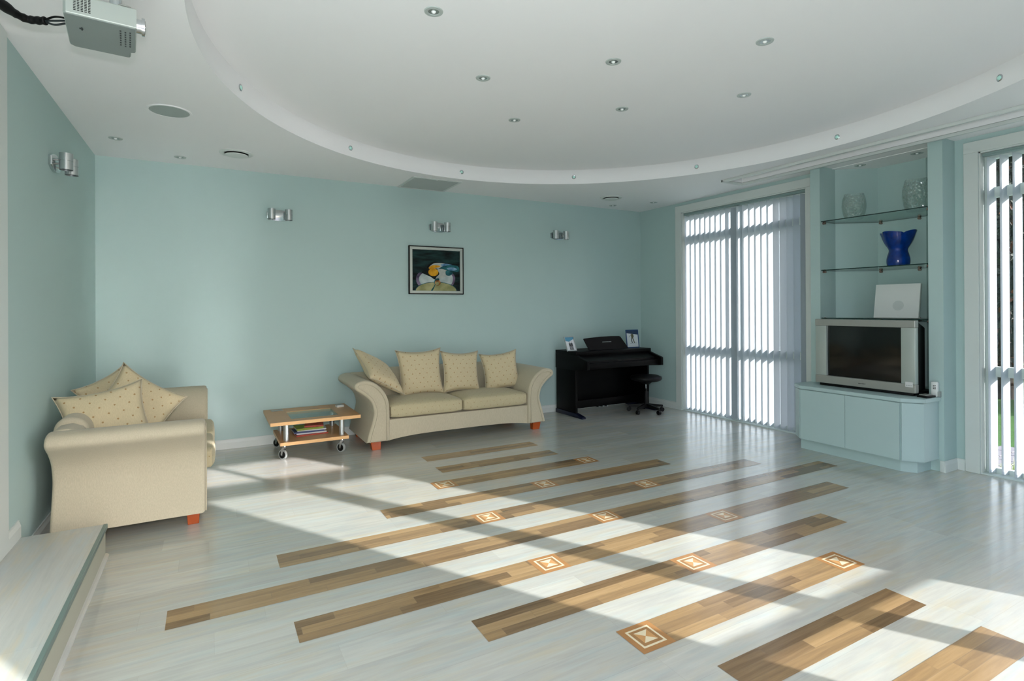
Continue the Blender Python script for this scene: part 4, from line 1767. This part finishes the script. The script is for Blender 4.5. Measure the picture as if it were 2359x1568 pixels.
Bq = [(.26, -HWt + .04, .04), (.26, HWt - .04, .04), (.26, HWt - .04, .62), (.26, -HWt + .04, .62)]
Cq = [(.50, -.24, .05), (.50, .24, .05), (.50, .24, .46), (.50, -.24, .46)]
L_ = [[bm.verts.new(p) for p in q] for q in (A, Bq, Cq)]
for a, b_ in zip(L_, L_[1:]):
    for i in range(4):
        bm.faces.new((a[i], a[(i + 1) % 4], b_[(i + 1) % 4], b_[i]))
bm.faces.new(L_[0])
bm.faces.new(L_[2])
bmesh.ops.recalc_face_normals(bm, faces=bm.faces)
bmesh.ops.bevel(bm, geom=bm.edges[:], offset=.008, segments=2, affect='EDGES', profile=.5)
obj('rear_housing', bm, M['black'], TV)
bm = nb()
for k in range(6):
    box(bm, -.0012, .001, -.035 + .0115 * k, -.035 + .0115 * k + .007, .060, .068)
obj('brand_mark', bm, M['dark'], TV)
bm = nb()
box(bm, -.0016, .001, -.447, -.385, .082, .128)
for k in range(4):
    box(bm, -.0022, -.001, -.440 + k * .013, -.440 + k * .013 + .009, .094, .100, mat=1)
obj('sticker', bm, [M['page'], M['grey']], TV)


# glass shelves
def shelf(z, label):
    t = thing('glass_shelf', label, 'shelf', (0, 0, z - .010), (0, 0, 0), 'glass shelves in the niche')
    pts = [(5.79, NY1 - .004), (6.05, NY1 - .004), (6.392, 3.305), (6.392, 2.855), (6.05, NY0 + .004), (5.79, NY0 + .004)]
    bm = nb()
    A = [bm.verts.new((x, y, 0)) for x, y in pts]
    B = [bm.verts.new((x, y, .010)) for x, y in pts]
    bm.faces.new(A[::-1]).material_index = 0
    bm.faces.new(B).material_index = 0
    for i in range(6):
        f = bm.faces.new((A[i], A[(i + 1) % 6], B[(i + 1) % 6], B[i]))
        f.material_index = 1
    bmesh.ops.recalc_face_normals(bm, faces=bm.faces)
    obj('glass', bm, [M['shelfglass'], M['shelfedge']], t)
    for x, y, d in ((5.83, NY1 - .002, (0, -1)), (6.392, 3.27, (-1, 0)), (6.392, 2.90, (-1, 0)), (5.83, NY0 + .002, (0, 1))):
        bm = nb()
        p = Vector((x, y, -.012))
        q = p + Vector((d[0], d[1], 0)) * .028
        cyl(bm, p, q, .013, n=18)
        cyl(bm, p + Vector((d[0], d[1], 0)) * .016 + Vector((0, 0, -.003)), p + Vector((d[0], d[1], 0)) * .016 + Vector((0, 0, .026)), .008, n=12)
        auto(obj('bracket', bm, M['bronze'], t))
    return t


shelf(2.416, 'top glass shelf in the niche carrying the two clear vases')
shelf(1.890, 'middle glass shelf in the niche carrying the blue vase')
shelf(1.374, 'lowest glass shelf in the niche carrying the laptop')


def vase(label, loc, prof, m, wob=None, n=40):
    bm = nb()
    lathe(bm, prof, n, wob=wob)
    bmesh.ops.recalc_face_normals(bm, faces=bm.faces)
    o = obj('vase', bm, m, smooth=True, loc=loc)
    tag(o, label, 'vase')
    return o


def barrel(R_, H_, th=.007):
    k = [(.62, 0), (.72, .02), (.88, .2), (.99, .45), (1, .6), (.95, .8), (.84, .95), (.80, 1.0)]
    outp = [(p[0] * R_, p[1] * H_) for p in crom([Vector((a, b)) for a, b in k], 4)]
    inn = [(max(.001, r - th), max(.012, z_)) for r, z_ in reversed(outp)]
    return [(0.0, 0)] + outp + inn + [(0.0, .012)]


random.seed(4)


def wob1(r, z_, t, k):
    return r * (1 + .018 * math.sin(9 * t + 30 * z_) * math.sin(40 * z_ + 3 * t)), z_ + (.006 * math.sin(3 * t) if z_ > .2 else 0)


vase('squat crackled clear glass vase at the left of the top shelf', (5.99, 3.335, 2.417), barrel(.112, .262), M['crackle'], wob1)
vase('taller crackled clear glass vase at the right of the top shelf', (6.03, 2.765, 2.417), barrel(.116, .305), M['crackle'], wob1)


def wob2(r, z_, t, k):
    s_ = abs(math.cos(2 * t)) ** .5
    amp = max(0, (z_ - .17) / .16)
    rr = r * (1 + (.08 * amp + .03) * (s_ - .6))
    return rr, z_ + amp * (.018 * (s_ - .5) + .006 * math.sin(3 * t))


bk = [(.092, 0), (.098, .03), (.099, .07), (.090, .115), (.080, .150), (.082, .175), (.104, .215), (.126, .26), (.140, .305), (.150, .335)]
bo = [(p[0], p[1]) for p in crom([Vector(a) for a in bk], 3)]
bi = [(max(.001, r - .007), max(.012, z_)) for r, z_ in reversed(bo)]
vase('cobalt blue hourglass vase with a flared wavy rim on the middle shelf', (6.02, 2.925, 1.891), [(0, 0)] + bo + bi + [(0, .012)], M['blueglass'], wob2, 48)

# laptop standing on the lowest shelf
t = thing('laptop', 'closed white laptop standing upright on the lowest glass shelf above the television', 'laptop', (6.02, 2.955, 1.376), (0, R(9), R(0)))
auto(obj('lid', BX(-.008, .004, -.205, .205, 0, .345, bev=.004), M['white'], t))
auto(obj('base', BX(.005, .024, -.205, .205, 0, .345, bev=.004), M['silver_l'], t))
bm = nb()
cyl(bm, (-.0092, -.02, .125), (-.006, -.02, .125), .050, n=32)
obj('lid_emblem', bm, mat('pale_emblem', 'c3cac7', .3), t)

# things on the cabinet top
t = thing('media_box', 'flat black and silver box at the right end of the cabinet beside the television', 'electronic box', (5.655, 2.522, .6745), (0, 0, R(-6)))
auto(obj('body', BX(-.075, .06, -.042, .042, 0, .018, bev=.005), M['black'], t))
auto(obj('cover', BX(-.060, .03, -.032, .032, .018, .027, bev=.004), M['silver'], t))
t = thing('phone_handset', 'white cordless handset standing against the pilaster on the cabinet', 'phone', (5.752, 2.500, .6745), (0, 0, R(4)))
auto(obj('body', BX(-.018, .018, -.026, .026, 0, .135, bev=.007), M['white'], t))
bm = nb()
for i in range(2):
    for j in range(3):
        box(bm, -.0195, -.016, -.012 + i * .012, -.012 + i * .012 + .009, .070 + j * .014, .070 + j * .014 + .007)
obj('keys', bm, M['dark'], t)
auto(obj('cradle', BX(-.016, .030, -.042, -.020, 0, .050, bev=.004), M['grey'], t))

# ================================================================ outside
bm = nb()
plate(bm, [(XR + TH, -40), (60, -40), (60, 60), (XR + TH, 60)], [], -.14)
for f in bm.faces:
    f.normal_update()
    if f.normal.z < 0:
        f.normal_flip()
o = obj('lawn', bm, M['grass'])
tag(o, 'green lawn outside the window behind the grey pavers', 'lawn', kind='structure')
bm = nb()
plate(bm, [(-40, -40), (XR + TH, -40), (XR + TH, YF - .12), (-40, YF - .12)], [], -.14)
for f in bm.faces:
    f.normal_update()
    if f.normal.z < 0:
        f.normal_flip()
o = obj('terrace', bm, M['gravel'])
tag(o, 'paved terrace behind the camera', 'terrace', kind='structure')
bm = nb()
y = -3.0
k = 0
while y < 8:
    x = XR + TH + .15 + (.15 if k % 2 else 0) - .15
    while x < 7.75:
        box(bm, x + .004, x + .29, y + .004, y + .196, -.14, -.105, bev=.006, seg=1)
        x += .30
    y += .20
    k += 1
o = obj('paving', bm, M['gravel'])
tag(o, 'strip of grey block pavers along the window outside', 'paving', kind='structure')

random.seed(11)


def tuft(label, loc, n, r, h, m):
    bm = nb()
    for i in range(n):
        a = random.uniform(0, 2 * math.pi)
        rr = r * math.sqrt(random.random())
        bx_, by_ = rr * math.cos(a), rr * math.sin(a)
        hh = h * random.uniform(.5, 1)
        lx, ly = random.uniform(-.5, .5) * hh, random.uniform(-.5, .5) * hh
        wv = Vector((random.uniform(-1, 1), random.uniform(-1, 1), 0)).normalized() * .006
        p0, p1, p2 = Vector((bx_, by_, 0)), Vector((bx_ + lx * .35, by_ + ly * .35, hh * .7)), Vector((bx_ + lx, by_ + ly, hh))
        v = [bm.verts.new(q) for q in (p0 - wv, p0 + wv, p1 + wv * .7, p2, p1 - wv * .7)]
        bm.faces.new(v)
    return obj('grass_tuft', bm, m, loc=loc)


M['straw'] = mat('pale_green_blade', '9aa86a', .6, var=.3)
o = tuft('', (6.45, 2.12, -.12), 90, .13, .22, M['straw'])
tag(o, 'clump of pale grass blades just outside the right window', 'plant', 'grass clumps outside the window')
o = tuft('', (6.50, 2.42, -.12), 60, .10, .18, M['straw'])
tag(o, 'smaller clump of pale grass at the frame of the right window', 'plant', 'grass clumps outside the window')


def tree(label, x, y, h, rad, nl, autumn=.08, name='evergreen_tree'):
    t = thing(name, label, 'tree', (x, y, -.14), (0, 0, 0), 'trees beyond the lawn')
    bm = nb()
    tube(bm, [(0, 0, 0), (.05, .03, h * .3), (-.04, .05, h * .6), (.02, 0, h * .92)], [.13, .10, .07, .02], 10)
    for k in range(9):
        a = random.uniform(0, 6.28)
        z0 = h * random.uniform(.15, .8)
        L = rad * random.uniform(.5, .9)
        tube(bm, [(0, 0, z0), (math.cos(a) * L * .5, math.sin(a) * L * .5, z0 + .15), (math.cos(a) * L, math.sin(a) * L, z0 + .4)], [.035, .022, .008], 6)
    obj('trunk', bm, M['bark'], t)
    bm = nb()
    for i in range(nl):
        u = random.random()
        z0 = h * (.08 + .92 * u)
        rr = rad * (1 - .75 * u) * math.sqrt(random.random())
        a = random.uniform(0, 6.28)
        c = Vector((math.cos(a) * rr, math.sin(a) * rr, z0))
        q = Euler((random.uniform(0, 6), random.uniform(0, 6), random.uniform(0, 6))).to_matrix()
        s_ = random.uniform(.03, .09)
        f = bm.faces.new([bm.verts.new(c + q @ Vector(p) * s_) for p in ((-1, -.45, 0), (1, -.45, 0), (1.3, .1, .2), (0, .6, 0), (-1.2, .2, .1))])
        f.material_index = 1 if random.random() < autumn else 0
    obj('foliage', bm, [M['leaf'], M['leaf_o']], t)
    return t


tree('dark evergreen tree beyond the lawn, seen through the blind gaps', 12.2, 4.25, 5.2, .95, 5200)
tree('dark evergreen tree beyond the lawn at the right edge with a few orange leaves', 12.4, 2.0, 5.0, 1.0, 4200, .12)
tree('dark evergreen tree beyond the lawn, behind and left of the nearest one', 13.4, 6.5, 5.8, 1.05, 4200, .08)
tree('taller dark evergreen far behind the trees beyond the lawn', 16.2, 5.0, 7.0, 1.4, 5200)
tree('dark evergreen far right behind the lawn', 15.8, 1.6, 6.4, 1.3, 3600)
tree('dark evergreen at the far left beyond the lawn', 12.2, 9.0, 5.0, 1.05, 3000)
